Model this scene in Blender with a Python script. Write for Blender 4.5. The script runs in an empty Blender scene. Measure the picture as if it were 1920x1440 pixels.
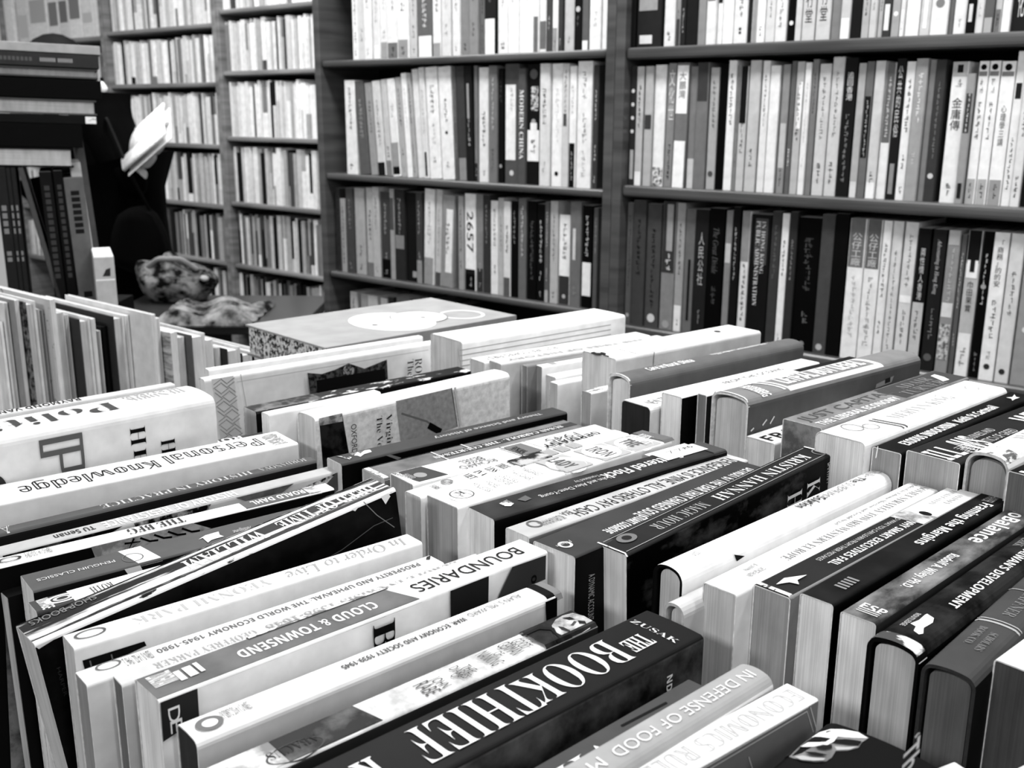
import bpy, bmesh, math, random
from mathutils import Vector, Matrix
R = random.Random(7)
scene = bpy.context.scene
COL = scene.collection
CAMZ = 1.35                      # eye height in metres
F, TH, RO, PH = 1950.0, math.radians(14.61), math.radians(.284), math.radians(49.53)
UX = Vector((math.sin(PH), -math.cos(PH), 0))      # along the long wall of bookcases
NX = Vector((math.cos(PH), math.sin(PH), 0))       # towards that wall
A0 = math.radians(43)
AX = Vector((math.cos(A0), math.sin(A0), 0))       # along the spines of the table books
TX = Vector((math.sin(A0), -math.cos(A0), 0))      # along the rows of table books
EYE = Vector((0, 0, CAMZ))

# ---------- where a sight line of the photo meets the place ----------
def ray(x, y):
    a, b = (x - 960) / F, (720 - y) / F
    c, s = math.cos(RO), math.sin(RO)
    a, b = c * a - s * b, s * a + c * b
    return Vector((a, math.cos(TH) + b * math.sin(TH), b * math.cos(TH) - math.sin(TH)))
def at(x, y, h):                                   # on the level h below the eye
    d = ray(x, y); return EYE + d * (-h / d.z)
def on_plane(x, y, p, n):
    d = ray(x, y); return EYE + d * ((p - EYE).dot(n) / d.dot(n))
def wall_at(x, y, D): return on_plane(x, y, EYE + NX * D, NX)
def at_depth(x, y, Y): 
    d = ray(x, y); return EYE + d * (Y / d.y)
def pix(P):
    P = P - EYE
    Y = P.y * math.cos(TH) - P.z * math.sin(TH); Z = P.y * math.sin(TH) + P.z * math.cos(TH)
    a, b = P.x / Y, Z / Y
    c, s = math.cos(RO), math.sin(RO)
    return 960 + (c * a + s * b) * F, 720 - (-s * a + c * b) * F
def wall_u(x, z, D):                               # wall coordinate seen at column x on level z (z relative to the eye)
    lo, hi = -6.0, 3.0
    for _ in range(50):
        m = (lo + hi) / 2
        if pix(EYE + UX * m + NX * D + Vector((0, 0, z)))[0] < x: lo = m
        else: hi = m
    return lo

# ---------- materials: grey tones, all procedural ----------
MATS = {}
def lin(v): return max(.0, v) ** 2.2
def _base(name, rough, spec):
    m = bpy.data.materials.new(name); m.use_nodes = True
    n = m.node_tree.nodes; b = n['Principled BSDF']
    b.inputs['Roughness'].default_value = rough
    b.inputs['Specular IOR Level'].default_value = spec
    return m, n, m.node_tree.links, b
def _coord(n, l, scale, obj=True):
    tc = n.new('ShaderNodeTexCoord'); mp = n.new('ShaderNodeMapping')
    mp.inputs['Scale'].default_value = scale
    l.new(tc.outputs['Object'], mp.inputs['Vector']); return mp
def _ramp(n, stops, const=False):
    r = n.new('ShaderNodeValToRGB'); e = r.color_ramp.elements
    if const: r.color_ramp.interpolation = 'CONSTANT'
    while len(e) < len(stops): e.new(.5)
    for k, (p, v) in enumerate(stops):
        e[k].position = p; e[k].color = (lin(v), lin(v), lin(v), 1)
    return r
def ink(v):
    k = ('ink', round(v, 2))
    if k not in MATS:
        m, n, l, b = _base('printing_ink', .6, .06)
        c = lin(v); b.inputs['Base Color'].default_value = (c, c, c, 1); MATS[k] = m
    return MATS[k]
def card(v, rough=.55, spec=.07, mott=.06, sc=60):
    k = ('card', round(v, 2), rough, spec, mott, sc)
    if k not in MATS:
        m, n, l, b = _base('cover_card', rough, spec)
        mp = _coord(n, l, (sc, sc, sc)); t = n.new('ShaderNodeTexNoise'); t.inputs['Scale'].default_value = 1; t.inputs['Detail'].default_value = 5
        r = _ramp(n, [(.3, v * (1 - mott)), (.7, min(1, v * (1 + mott * .6)))])
        l.new(mp.outputs[0], t.inputs['Vector']); l.new(t.outputs['Fac'], r.inputs[0]); l.new(r.outputs[0], b.inputs['Base Color'])
        MATS[k] = m
    return MATS[k]
def paper(v, axis='y', contrast=.11):
    k = ('paper', round(v, 2), axis, contrast)
    if k not in MATS:
        m, n, l, b = _base('page_edges', .8, .1)
        s = {'y': (6, 1400, 6), 'x': (1400, 6, 6), 'z': (6, 6, 1400)}[axis]
        mp = _coord(n, l, s); t = n.new('ShaderNodeTexNoise'); t.inputs['Scale'].default_value = 1; t.inputs['Detail'].default_value = 3
        mp2 = _coord(n, l, (90, 90, 25)); t2 = n.new('ShaderNodeTexNoise'); t2.inputs['Scale'].default_value = 1; t2.inputs['Detail'].default_value = 4
        r = _ramp(n, [(.3, v * (1 - contrast)), (.62, v)])
        r2 = _ramp(n, [(.3, .86), (.65, 1)])
        mx = n.new('ShaderNodeMix'); mx.data_type = 'RGBA'; mx.blend_type = 'MULTIPLY'; mx.inputs[0].default_value = 1
        l.new(mp.outputs[0], t.inputs['Vector']); l.new(t.outputs['Fac'], r.inputs[0])
        l.new(mp2.outputs[0], t2.inputs['Vector']); l.new(t2.outputs['Fac'], r2.inputs[0])
        l.new(r.outputs[0], mx.inputs[6]); l.new(r2.outputs[0], mx.inputs[7]); l.new(mx.outputs[2], b.inputs['Base Color'])
        MATS[k] = m
    return MATS[k]
def blotch(v1, v2, sc=70, lo=.42, hi=.58, stretch=(1, 1, 1), det=6, rough=.45):
    k = ('blotch', v1, v2, sc, lo, hi, stretch, det)
    if k not in MATS:
        m, n, l, b = _base('printed_picture', rough, .07)
        mp = _coord(n, l, (sc * stretch[0], sc * stretch[1], sc * stretch[2]))
        t = n.new('ShaderNodeTexNoise'); t.inputs['Scale'].default_value = 1; t.inputs['Detail'].default_value = det; t.inputs['Roughness'].default_value = .6
        r = _ramp(n, [(lo, v1), (hi, v2)])
        l.new(mp.outputs[0], t.inputs['Vector']); l.new(t.outputs['Fac'], r.inputs[0]); l.new(r.outputs[0], b.inputs['Base Color'])
        MATS[k] = m
    return MATS[k]
def wood(v):
    k = ('wood', v)
    if k not in MATS:
        m, n, l, b = _base('stained_wood', .3, .5)
        mp = _coord(n, l, (3, 3, 40)); t = n.new('ShaderNodeTexNoise'); t.inputs['Scale'].default_value = 1; t.inputs['Detail'].default_value = 6
        r = _ramp(n, [(.3, v * .72), (.7, v * 1.15)])
        l.new(mp.outputs[0], t.inputs['Vector']); l.new(t.outputs['Fac'], r.inputs[0]); l.new(r.outputs[0], b.inputs['Base Color'])
        MATS[k] = m
    return MATS[k]

# ---------- objects ----------
def new_mesh(name, verts, faces, mats, fm=None, smooth=False):
    me = bpy.data.meshes.new(name); me.from_pydata([tuple(v) for v in verts], [], faces)
    for m in mats: me.materials.append(m)
    if fm: me.polygons.foreach_set('material_index', fm)
    if smooth: me.polygons.foreach_set('use_smooth', [True] * len(me.polygons))
    me.update(); return me
def obj(name, me, parent=None, M=None):
    o = bpy.data.objects.new(name, me); COL.objects.link(o)
    if parent is not None: o.parent = parent
    if M is not None: o.matrix_world = M if parent is None else o.matrix_world
    return o
def empty(name, M):
    o = bpy.data.objects.new(name, None); COL.objects.link(o); o.matrix_world = M
    o.empty_display_size = .02; return o
def tag(o, label=None, cat=None, group=None, kind=None):
    if label: o['label'] = label
    if cat: o['category'] = cat
    if group: o['group'] = group
    if kind: o['kind'] = kind
    return o
def frame(o, x, z=(0, 0, 1)):                      # matrix with local X along x, local Z near z
    x = Vector(x).normalized(); z = Vector(z); y = z.cross(x).normalized(); z = x.cross(y)
    M = Matrix((x, y, z)).transposed().to_4x4(); M.translation = Vector(o); return M
def box_vf(x0, x1, y0, y1, z0, z1, off=0):
    v = [(x, y, z) for x in (x0, x1) for y in (y0, y1) for z in (z0, z1)]
    f = [(0, 1, 3, 2), (4, 6, 7, 5), (0, 4, 5, 1), (2, 3, 7, 6), (0, 2, 6, 4), (1, 5, 7, 3)]
    return v, [tuple(i + off for i in q) for q in f]
def box(name, dims, mat, parent=None, M=None, bevel=0):
    v, f = box_vf(*dims); me = new_mesh(name, v, f, [mat])
    if bevel:
        bm = bmesh.new(); bm.from_mesh(me)
        bmesh.ops.bevel(bm, geom=bm.edges[:], offset=bevel, segments=3, profile=.6, affect='EDGES'); bm.to_mesh(me); bm.free()
    return obj(name, me, parent, M)

# ---------- lettering: queued, then turned into meshes in one go ----------
def alt(s, A, a, d=None, fix=None):
    o = ''
    for c in s:
        if fix and c in fix: o += fix[c]
        elif 'A' <= c <= 'Z': o += chr(A + ord(c) - 65)
        elif 'a' <= c <= 'z': o += chr(a + ord(c) - 97)
        elif d and c.isdigit(): o += chr(d + int(c))
        else: o += c
    return o
def styled(s, f):
    if f in ('s', 'st'): return alt(s, 0x1D400, 0x1D41A, 0x1D7CE)
    if f == 'b': return alt(s, 0x1D5D4, 0x1D5EE, 0x1D7EC)
    if f == 'i': return alt(s, 0x1D434, 0x1D44E, 0x1D7CE, {'h': '\u210e'})
    if f == 'd': return alt(s, 0x1D538, 0x1D552, 0x1D7D8, {'C': '\u2102', 'H': '\u210d', 'N': '\u2115', 'P': '\u2119', 'Q': '\u211a', 'R': '\u211d', 'Z': '\u2124'})
    return s
JOBS = []
def letter(name, parent, s, font, place, mat, label=None): JOBS.append((name, parent, s, font, place, mat, label))
def flush_letters():
    keys = {}
    for j in JOBS: keys.setdefault((j[2], j[3]), None)
    tmp = []
    for (s, f) in keys:
        c = bpy.data.curves.new('lettering', 'FONT'); c.resolution_u = 3
        if s.startswith('|'): c.body = '\n'.join(s[1:]); c.space_line = 1.0
        else: c.body = styled(s, f)
        if f == 'st': c.offset = -.012
        o = bpy.data.objects.new('lettering', c); COL.objects.link(o); tmp.append(((s, f), o))
    bpy.context.view_layer.update(); dg = bpy.context.evaluated_depsgraph_get()
    for k, o in tmp:
        me = bpy.data.meshes.new_from_object(o.evaluated_get(dg))
        vs = [v.co.copy() for v in me.vertices]; fs = [tuple(p.vertices) for p in me.polygons]
        x0 = min(v.x for v in vs); x1 = max(v.x for v in vs); y0 = min(v.y for v in vs); y1 = max(v.y for v in vs)
        keys[k] = ([((v.x - x0) / (x1 - x0 or 1), (v.y - y0) / (y1 - y0 or 1)) for v in vs], fs, (x1 - x0) / max(1e-6, y1 - y0))
        bpy.data.meshes.remove(me)
    for k, o in tmp:
        c = o.data; bpy.data.objects.remove(o); bpy.data.curves.remove(c)
    for name, parent, s, font, place, mat, label in JOBS:
        uv, fs, asp = keys[(s, font)]
        me = new_mesh(name, [place(a, b, asp) for a, b in uv], fs, [mat])
        o = obj(name, me, parent)
        if label: o['label'] = label
# ---------- a book standing on its fore-edge, spine up ----------
HT = .365                                           # table top, below the eye
class Book:
    def __init__(s, name, label, A, B, C, hA=.225, hC=None, T=None, L=None, spine=.8, side=None, pages=.62, back=None,
                 bulge=.0, r=.0016, hard=False, sunk=0, group=None, cat='book', ht=HT, ang=None, wear=None, gap=.0, LA=None, rim=None):
        hC = hA if hC is None else hC
        a, c = at(*A, hA), at(*C, hC)
        d = (c - a)
        if ang is not None:
            q = math.radians(ang); d = Vector((math.cos(q), math.sin(q), 0)) * d.length
        if L: a = c - d.normalized() * L; d = c - a
        if LA: d = d.normalized() * LA; c = a + d
        s.L = d.length
        x = d.normalized()
        flat = Vector((x.x, x.y, 0)).normalized(); side_v = Vector((flat.y, -flat.x, 0))     # towards the near side
        if T is None: T = abs((at(*B, hA) - at(*A, hA)).dot(side_v))
        s.T = T; s.H = ht - max(hA, hC) ; s.h = hA
        mid = (a + c) / 2 + side_v * (T / 2)
        z = x.cross(-side_v); z = Vector((0, 0, 1)) - x * x.z; z.normalize()
        M = frame(mid - z * s.H, x, z)
        s.M = M; s.Mi = M.inverted(); s.bulge = bulge; s.r = min(r, T * .3); s.k = 0; s.px_h = hA
        s.root = tag(empty(name, M), label, cat, group)
        side = spine if side is None else side
        mk = lambda v: v if not isinstance(v, (int, float)) else card(v)
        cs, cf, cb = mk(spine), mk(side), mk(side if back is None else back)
        th = .0015 if hard else .0006
        rim = (.15 if hard else .86) if rim is None else rim
        L2 = s.L / 2; n = 10
        def prof(T2, H, r, bl):
            pts = [(-T2, 0), (-T2, H - r)]
            for k in range(1, 5):
                q = math.pi - k * math.pi / 8; pts.append((-T2 + r + r * math.cos(q), H - r + r * math.sin(q)))
            for k in range(1, n): pts.append((-T2 + r + (2 * T2 - 2 * r) * k / n, H))
            for k in range(0, 5):
                q = math.pi / 2 - k * math.pi / 8; pts.append((T2 - r + r * math.cos(q), H - r + r * math.sin(q)))
            pts.append((T2, 0))
            return [(y, zz + (bl * (1 - (y / T2) ** 2) if zz > H * .6 else 0)) for y, zz in pts]
        o = prof(T / 2, s.H, s.r, bulge); i = prof(T / 2 - th, s.H - th, max(.0004, s.r - th), bulge)
        m = len(o); v = []
        for X in (-L2, L2):
            v += [(X, y, zz) for y, zz in o]; v += [(X, y, zz) for y, zz in i]
        f = []; fm = []
        for k in range(m - 1):
            mi = 1 if k < 2 else (0 if k < m - 3 else 2)
            mi = {0: 0, 1: 1, 2: 2}[mi]
            f.append((k, k + 1, 2 * m + k + 1, 2 * m + k)); fm.append(mi)
            f.append((m + k + 1, m + k, 3 * m + k, 3 * m + k + 1)); fm.append(3)
            f.append((k + 1, k, m + k, m + k + 1)); fm.append(3)
            f.append((2 * m + k, 2 * m + k + 1, 3 * m + k + 1, 3 * m + k)); fm.append(3)
        for e in (0, 2 * m):
            f.append((e, e + m, e + 2 * m - 1, e + m - 1)); fm.append(3)
        # bottom edges of the two boards
        f = f[:-2]; fm = fm[:-2]
        f += [(0, m, 3 * m, 2 * m), (m - 1, 3 * m - 1, 4 * m - 1, 2 * m - 1)]; fm += [1, 2]
        me = new_mesh('cover', v, f, [cs, cf, cb, card(rim, mott=.12, sc=300)], fm, False)
        s.cover = obj('cover', me, s.root)
        ins = .003 if hard else .0004
        pt = T / 2 - th - (.0012 if hard else .0001)
        pb = .003 if hard else .0006
        top = s.H - th - sunk - .0002
        ptop = i if sunk == 0 else [(y * pt / (T / 2 - th), zz - sunk) for y, zz in i]
        pr = [(-pt, pb)] + [(max(-pt, min(pt, y)), max(pb, zz - .0003)) for y, zz in ptop[1:-1]] + [(pt, pb)]
        vv = [(-L2 + ins + gap, y, zz) for y, zz in pr] + [(L2 - ins, y, zz) for y, zz in pr]
        q = len(pr)
        ff = [tuple(range(q)), tuple(range(2 * q - 1, q - 1, -1))] + [(k, q + k, q + (k + 1) % q, (k + 1) % q) for k in range(q)]
        obj('pages', new_mesh('pages', vv, ff, [paper(min(.97, pages * 1.5)) if isinstance(pages, (int, float)) else pages]), s.root)
    # local helpers
    def top(s, y, e=0):
        T2 = s.T / 2; yy = max(-T2, min(T2, y)); z = s.H + s.bulge * (1 - (yy / T2) ** 2)
        d = abs(yy) - (T2 - s.r)
        if d > 0: z -= s.r - math.sqrt(max(0, s.r ** 2 - d * d))
        return z + e
    def eps(s): s.k += 1; return .00012 + .00007 * s.k
    def loc(s, p):
        q = s.M @ Vector((0, 0, s.H)); n = s.M.to_3x3() @ Vector((0, 0, 1))
        return s.Mi @ on_plane(p[0], p[1], q, n)
    def cov(s, p):
        q = s.M @ Vector((0, -s.T / 2, 0)); n = s.M.to_3x3() @ Vector((0, 1, 0))
        return s.Mi @ on_plane(p[0], p[1], q, n)
    def y_of(s, t): return s.T / 2 - t * s.T
    def txt(s, text, p0, p1, t0=.25, t1=.75, dr='x-', v=.1, font='r', name='title', mat=None, label=None):
        x0, x1 = sorted((s.loc(p0).x, s.loc(p1).x)); ya, yb = s.y_of(t0), s.y_of(t1); e = s.eps() + s.bulge * (t1 - t0) ** 2 * (.3 if dr == 'y-' else .9)
        x0 = max(x0, -s.L / 2 + .001); x1 = min(x1, s.L / 2 - .001)
        def place(a, b, asp):
            if dr == 'x-': X, Y = x1 - a * (x1 - x0), ya + b * (yb - ya)
            elif dr == 'x+': X, Y = x0 + a * (x1 - x0), yb + b * (ya - yb)
            else: X, Y = x0 + b * (x1 - x0), ya + a * (yb - ya)
            return (X, Y, s.top(Y, e))
        letter(name, s.cover, text, font, place, mat or ink(v), label); return s
    def ctxt(s, text, p0, p1, v=.1, font='s', name='cover_title', dr='z-', mat=None):
        a, b = s.cov(p0), s.cov(p1); x0, x1 = sorted((a.x, b.x)); z0, z1 = sorted((a.z, b.z)); y = -s.T / 2 - s.eps()
        def place(u, w, asp):
            if dr == 'z-': return (x0 + w * (x1 - x0), y, z1 - u * (z1 - z0))
            return (x0 + u * (x1 - x0), y, z0 + w * (z1 - z0))
        letter(name, s.cover, text, font, place, mat or ink(v)); return s
    def band(s, p0, p1, t0=0, t1=1, mat=.2, name='spine_band', skew=0, label=None):
        x0, x1 = sorted((s.loc(p0).x, s.loc(p1).x)) ; e = s.eps()
        x0 = max(x0, -s.L / 2); x1 = min(x1, s.L / 2)
        return s.rect(x0, x1, t0, t1, mat, name, skew, label, e)
    def rect(s, x0, x1, t0, t1, mat, name, skew=0, label=None, e=None):
        e = e or s.eps(); n = 14; v = []
        for k in range(n + 1):
            t = t0 + (t1 - t0) * k / n; y = s.y_of(t); dx = skew * (t - t0)
            v += [(x0 + dx, y, s.top(y, e)), (x1 + dx, y, s.top(y, e))]
        f = [(2 * k, 2 * k + 2, 2 * k + 3, 2 * k + 1) for k in range(n)]
        m = mat if not isinstance(mat, (int, float)) else ink(mat)
        o = obj(name, new_mesh(name, v, f, [m]), s.cover)
        if label: o['label'] = label
        return s
    def poly(s, pts, mat, name='spine_picture', face='s', label=None):
        e = s.eps(); m = mat if not isinstance(mat, (int, float)) else ink(mat)
        if face == 's': v = [s.loc(p) for p in pts]; v = [(max(-s.L / 2, min(s.L / 2, q.x)), max(-s.T / 2, min(s.T / 2, q.y)), s.top(q.y, e)) for q in v]
        else: v = [s.cov(p) for p in pts]; v = [(max(-s.L / 2, min(s.L / 2, q.x)), -s.T / 2 - e, max(.001, min(s.H - .0005, q.z))) for q in v]
        o = obj(name, new_mesh(name, v, [tuple(range(len(v)))], [m]), s.cover)
        if label: o['label'] = label
        return s
    def ell(s, c, rx, rt, mat, name='publisher_mark', ring=0, face='s', label=None, skew=0):
        q = s.loc(c) if face == 's' else s.cov(c); e = s.eps(); n = 28; m = mat if not isinstance(mat, (int, float)) else ink(mat)
        ry = rt * s.T if face == 's' else rt
        def P(k, g):
            X = q.x + math.cos(k) * rx * g + skew * math.sin(k) * ry * g; W = math.sin(k) * ry * g
            return (X, q.y + W, s.top(q.y + W, e)) if face == 's' else (X, -s.T / 2 - e, q.z + W)
        if ring:
            v = [P(2 * math.pi * k / n, g) for k in range(n) for g in (1, 1 - ring)]
            f = [(2 * k, 2 * ((k + 1) % n), 2 * ((k + 1) % n) + 1, 2 * k + 1) for k in range(n)]
        else: v = [P(2 * math.pi * k / n, 1) for k in range(n)]; f = [tuple(range(n))]
        o = obj(name, new_mesh(name, v, f, [m]), s.cover)
        if label: o['label'] = label
        return s
    def line(s, pts, w, mat, name='printed_line', face='s'):
        e = s.eps(); m = mat if not isinstance(mat, (int, float)) else ink(mat)
        q = [(s.loc(p) if face == 's' else s.cov(p)) for p in pts]
        q = [Vector((p.x, p.y if face == 's' else p.z)) for p in q]; v = []
        for k, p in enumerate(q):
            d = (q[min(k + 1, len(q) - 1)] - q[max(k - 1, 0)]); d.normalize(); nn = Vector((-d.y, d.x)) * w / 2
            for g in (p + nn, p - nn):
                v.append((g.x, g.y, s.top(g.y, e)) if face == 's' else (g.x, -s.T / 2 - e, g.y))
        f = [(2 * k, 2 * k + 2, 2 * k + 3, 2 * k + 1) for k in range(len(q) - 1)]
        obj(name, new_mesh(name, v, f, [m]), s.cover); return s
def worn(dark, light, lo=.55, sc=90, st=(.35, 1, 1)): return blotch(dark, light, sc, lo, lo + .04, st, 8)
G1 = 'books standing in the front row of the display table'
G2 = 'books standing in the middle row of the display table'
G3 = 'books standing in the back row of the display table'
D = .05
# ================= front row =================
b = Book('hardcover_book', 'fat pale hardcover with large dark serif title at the left end of the front row', (0, 784.6), (0, 825), (344, 723), .2, L=.245, spine=.9, side=.87, pages=.8, bulge=0.0022, r=.005, hard=True, sunk=0.0012, rim=0.9, group=G1, wear=1)
b.txt('Politics', (-130, 822), (205, 757), .34, .74, v=.25, font='st').txt('HENDRIK', (240, 756), (345, 737), .3, .5, v=.66, font='st', name='author_name').txt('HERTZBERG', (215, 750), (330, 730), .08, .28, v=.66, font='st', name='author_name')
b.ctxt('H', (243, 802), (274, 832), .06, 'st').ctxt('E', (250, 842), (276, 872), .06, 'st').ctxt('H', (301, 825), (329, 848), .06, 'st', 'cover_author')
b.ctxt('P', (72, 826), (163, 905), .35, 'd', 'cover_title').ctxt('o', (-40, 896), (18, 950), .2, 'st', 'cover_title')
b = Book('paperback_book', 'very thin dark-lettered pale paperback behind the fat pale hardcover', (0, 770), .012, (318, 716), .205, L=.2, T=.01, spine=.85, pages=.7, group=G1)
b.txt('RAYMOND VAN', (0, 776), (150, 748), .2, .9, v=.15, font='b')
b = Book('paperback_book', 'thin dark paperback with white letters squeezed behind the outlined-title book', (245, 853), .012, (452, 816), .234, T=.010, LA=.105, spine=.2, pages=.6, group=G1)
b.txt('ROBERT PEAR', (255, 858), (450, 818), .1, .9, v=.92, font='b')
b = Book('paperback_book', 'white paperback with long outlined serif title at the left of the front row', (0, 908), (0, 945), (516, 808), .228, T=.037, L=.225, spine=.96, side=.9, pages=.62, group=G1)
b.txt('Personal', (318, 868), (496, 832), .22, .72, v=.1, font='d').txt('Knowledge', (40, 924), (300, 872), .2, .8, v=.1, font='d')
b.txt('Michael', (505, 830), (531, 824), .14, .86, 'y-', .55, 'st', 'author_name').txt('Polanyi', (522, 829), (543, 828), .2, .8, 'y-', .55, 'st', 'author_name')
b = Book('paperback_book', 'slim charcoal paperback with spaced pale capitals beside the outlined-title book', (0, 987), (0, 1000), (577, 855), .237, T=.0125, L=.235, spine=.33, side=.1, pages=.6, r=.003, group=G1)
b.txt('HISTORY IN PRACTICE', (182, 945), (470, 885), .25, .8, v=.78, font='st').txt('JORDANOVA', (487, 882), (575, 862), .2, .75, v=.72, font='st', name='author_name').txt('A', (2, 995), (21, 989), .1, .95, v=.85, font='d', name='publisher_mark')
b = Book('paperback_book', 'grey paperback with photographs on its cover between two dark slim spines', (0, 1023), (0, 1038), (650, 865), .232, T=.014, L=.25, spine=.72, side=.82, pages=.6, group=G1)
b.txt('TU Senan', (97, 1003), (172, 985), .3, .75, v=.2, font='b', name='author_name').txt('HISTORY OF RESISTANCE', (185, 978), (425, 915), .2, .9, v=.95, font='b')
b.poly([(4, 1040), (168, 1000), (230, 985), (190, 1010), (140, 1030), (10, 1055)], blotch(.06, .45, 60, .5, .75), 'cover_picture', 'c')
b.poly([(250, 978), (330, 955), (395, 935), (390, 955), (330, 975), (260, 998)], blotch(.08, .8, 80), 'cover_picture', 'c')
b.poly([(441, 926), (550, 902), (528, 924), (462, 940)], blotch(.3, .42, 40), 'cover_picture', 'c')
b.poly([(572, 912), (632, 884), (666, 877), (666, 891), (625, 925), (596, 912)], blotch(.3, .36, 40), 'cover_picture', 'c')
b.poly([(573, 911), (630, 885), (612, 906), (600, 912)], blotch(.08, .9, 140), 'cover_picture', 'c')
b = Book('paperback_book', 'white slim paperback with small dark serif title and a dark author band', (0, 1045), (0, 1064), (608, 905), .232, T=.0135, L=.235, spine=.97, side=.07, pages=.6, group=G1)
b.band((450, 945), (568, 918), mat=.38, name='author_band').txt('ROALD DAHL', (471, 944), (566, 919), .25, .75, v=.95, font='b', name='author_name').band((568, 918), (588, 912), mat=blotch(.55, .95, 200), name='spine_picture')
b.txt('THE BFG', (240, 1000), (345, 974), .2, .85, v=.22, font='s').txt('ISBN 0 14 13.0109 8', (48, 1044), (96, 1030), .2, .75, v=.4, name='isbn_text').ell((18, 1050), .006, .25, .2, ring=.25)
b.poly([(170, 1024), (360, 978), (395, 990), (300, 1022), (178, 1045)], blotch(.5, .7, 120), 'cover_picture', 'c')
for k in range(4): b.line([(262 + 26 * k, 1008 - 6 * k), (280 + 26 * k, 1014 - 6 * k), (296 + 26 * k, 1012 - 6 * k)], .0012, .05, 'cover_drawing', 'c')
b.poly([(6, 1120), (38, 1108), (70, 1210), (110, 1440), (20, 1440)], blotch(.3, .5, 60), 'cover_picture', 'c').line([(44, 1282), (58, 1272), (66, 1284), (48, 1306), (60, 1290), (72, 1300)], .0016, .06, 'cover_drawing', 'c').line([(42, 1340), (75, 1346)], .003, .1, 'cover_drawing', 'c').line([(60, 1370), (78, 1366), (80, 1378)], .0015, .08, 'cover_drawing', 'c').poly([(50, 1392), (90, 1390), (100, 1440), (60, 1440)], .12, 'cover_picture', 'c')
b.line([(232, 1018), (262, 1014), (240, 1030), (250, 1008)], .0012, .05, 'cover_drawing', 'c')
b = Book('paperback_book', 'dark spine paperback with tiny white capitals and a white oval band', (38, 1078), (68, 1108), (496, 965), .232, T=.0245, LA=.195, spine=.33, side=.1, pages=.58, group=G1)
b.band((225, 1040), (268, 1030), -.02, 1.0, .95, 'publisher_band', .004).ell((249, 1046), .0055, .24, .4, ring=.12).txt('PENGUIN CLASSICS', (70, 1090), (215, 1052), .45, .58, v=.85, font='r', name='publisher_name')
b.poly([(233, 1066), (262, 1057), (278, 1090), (251, 1094)], .92, 'cover_band', 'c')
b.poly([(372, 1013), (385, 1005), (402, 1000), (410, 998), (412, 1004), (420, 1007), (405, 1011), (396, 1014), (390, 1019), (380, 1010)], .92, 'bird_emblem').txt('Antigone', (436, 998), (470, 988), .45, .72, v=.8, font='i')
b = Book('paperback_book', 'dark paperback with a white band and round seal under the torn black book', (52, 1128), (71, 1148), (480, 1010), .232, T=.0145, LA=.19, spine=.27, pages=.55, group=G1)
b.txt('VINTAGE', (74, 1136), (96, 1128), .1, .95, 'y-', .95, 'b', 'publisher_name').ell((117, 1122), .0085, .32, .9, ring=.3).ell((117, 1122), .0045, .18, .8, ring=.4).band((132, 1118), (300, 1060), mat=.95, name='title_band').txt('ROTH', (172, 1110), (212, 1096), .3, .9, v=.3, font='s')
b = Book('paperback_book', 'tattered black paperback with torn white spine edges lying askew over its neighbours', (29, 1172), (60, 1212), (694, 896), .228, .2045, T=.0245, spine=worn(.07, .86, .5, 130, (.06, .8, 1)), side=blotch(.04, .13, 30, .45, .75), pages=.5, r=.002, group=G1)
b.txt('WILLIAM', (330, 1050), (470, 985), .25, .75, v=.93, font='s', name='author_name', mat=worn(.93, .3, .6, 200)).txt('DEED OF TIME', (500, 975), (680, 905), .25, .72, v=.9, font='s', mat=worn(.93, .3, .6, 200))
b.txt('SHOP BOOKS', (50, 1165), (180, 1120), .1, .3, v=.5, font='r', name='publisher_name').rect(-b.L / 2, b.L / 2, .9, 1.0, worn(.95, .1, .62, 160, (.3, 1, 1)), 'torn_edge').rect(-b.L / 2, b.L / 2, 0, .07, worn(.06, .9, .5, 160, (.3, 1, 1)), 'torn_edge')
b.poly([(640, 938), (650, 930), (724, 906), (731, 930), (722, 945), (712, 925), (690, 930), (672, 941), (665, 958), (655, 942)], worn(.93, .5, .62, 120), 'torn_patch', 'c').poly([(60, 1214), (112, 1170), (104, 1186), (72, 1216)], .88, 'torn_patch', 'c').ctxt('HARPER', (105, 1252), (126, 1302), .2, 'r', 'publisher_name')
b.line([(520, 1100), (640, 1030), (700, 985), (735, 970)], .0005, .35, 'crease', 'c').line([(680, 940), (705, 965), (738, 988)], .0005, .5, 'crease', 'c')
b = Book('paperback_book', 'white paperback with pale grey letters and a dark cover label, right of the torn book', (117, 1190), (152, 1212), (761, 1000), .225, spine=.97, side=.93, pages=.5, group=G1)
b.txt('YEONMI PARK', (240, 1158), (490, 1078), .28, .75, v=.72, font='st', name='author_name').txt('In Order to Live', (520, 1068), (750, 1008), .25, .85, v=.66, font='i').ell((169, 1188), .007, .25, .35, ring=.18)
b.poly([(154, 1238), (270, 1202), (274, 1210), (240, 1226), (158, 1254)], .07, 'cover_label', 'c').line([(168, 1238), (171, 1250)], .0006, .4, 'printed_line', 'c').line([(208, 1226), (211, 1238)], .0006, .4, 'printed_line', 'c')
b = Book('paperback_book', 'cream paperback with one line of tiny capitals and a dark page end', (140, 1259), (184, 1277), (803, 1040), .23, T=.0145, spine=.93, side=.88, pages=.36, group=G1)
b.txt('PROSPERITY AND UPHEAVAL: THE WORLD ECONOMY 1945-1980', (290, 1218), (775, 1052), .32, .6, v=.4, font='b').txt('ISBN 0 14 02 1946 2', (230, 1240), (280, 1222), .2, .75, v=.45, name='isbn_text').ell((203, 1248), .0055, .24, .4, ring=.18).poly([(766, 1043), (783, 1037), (812, 1041), (806, 1050)], .2, 'corner_patch')
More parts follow.
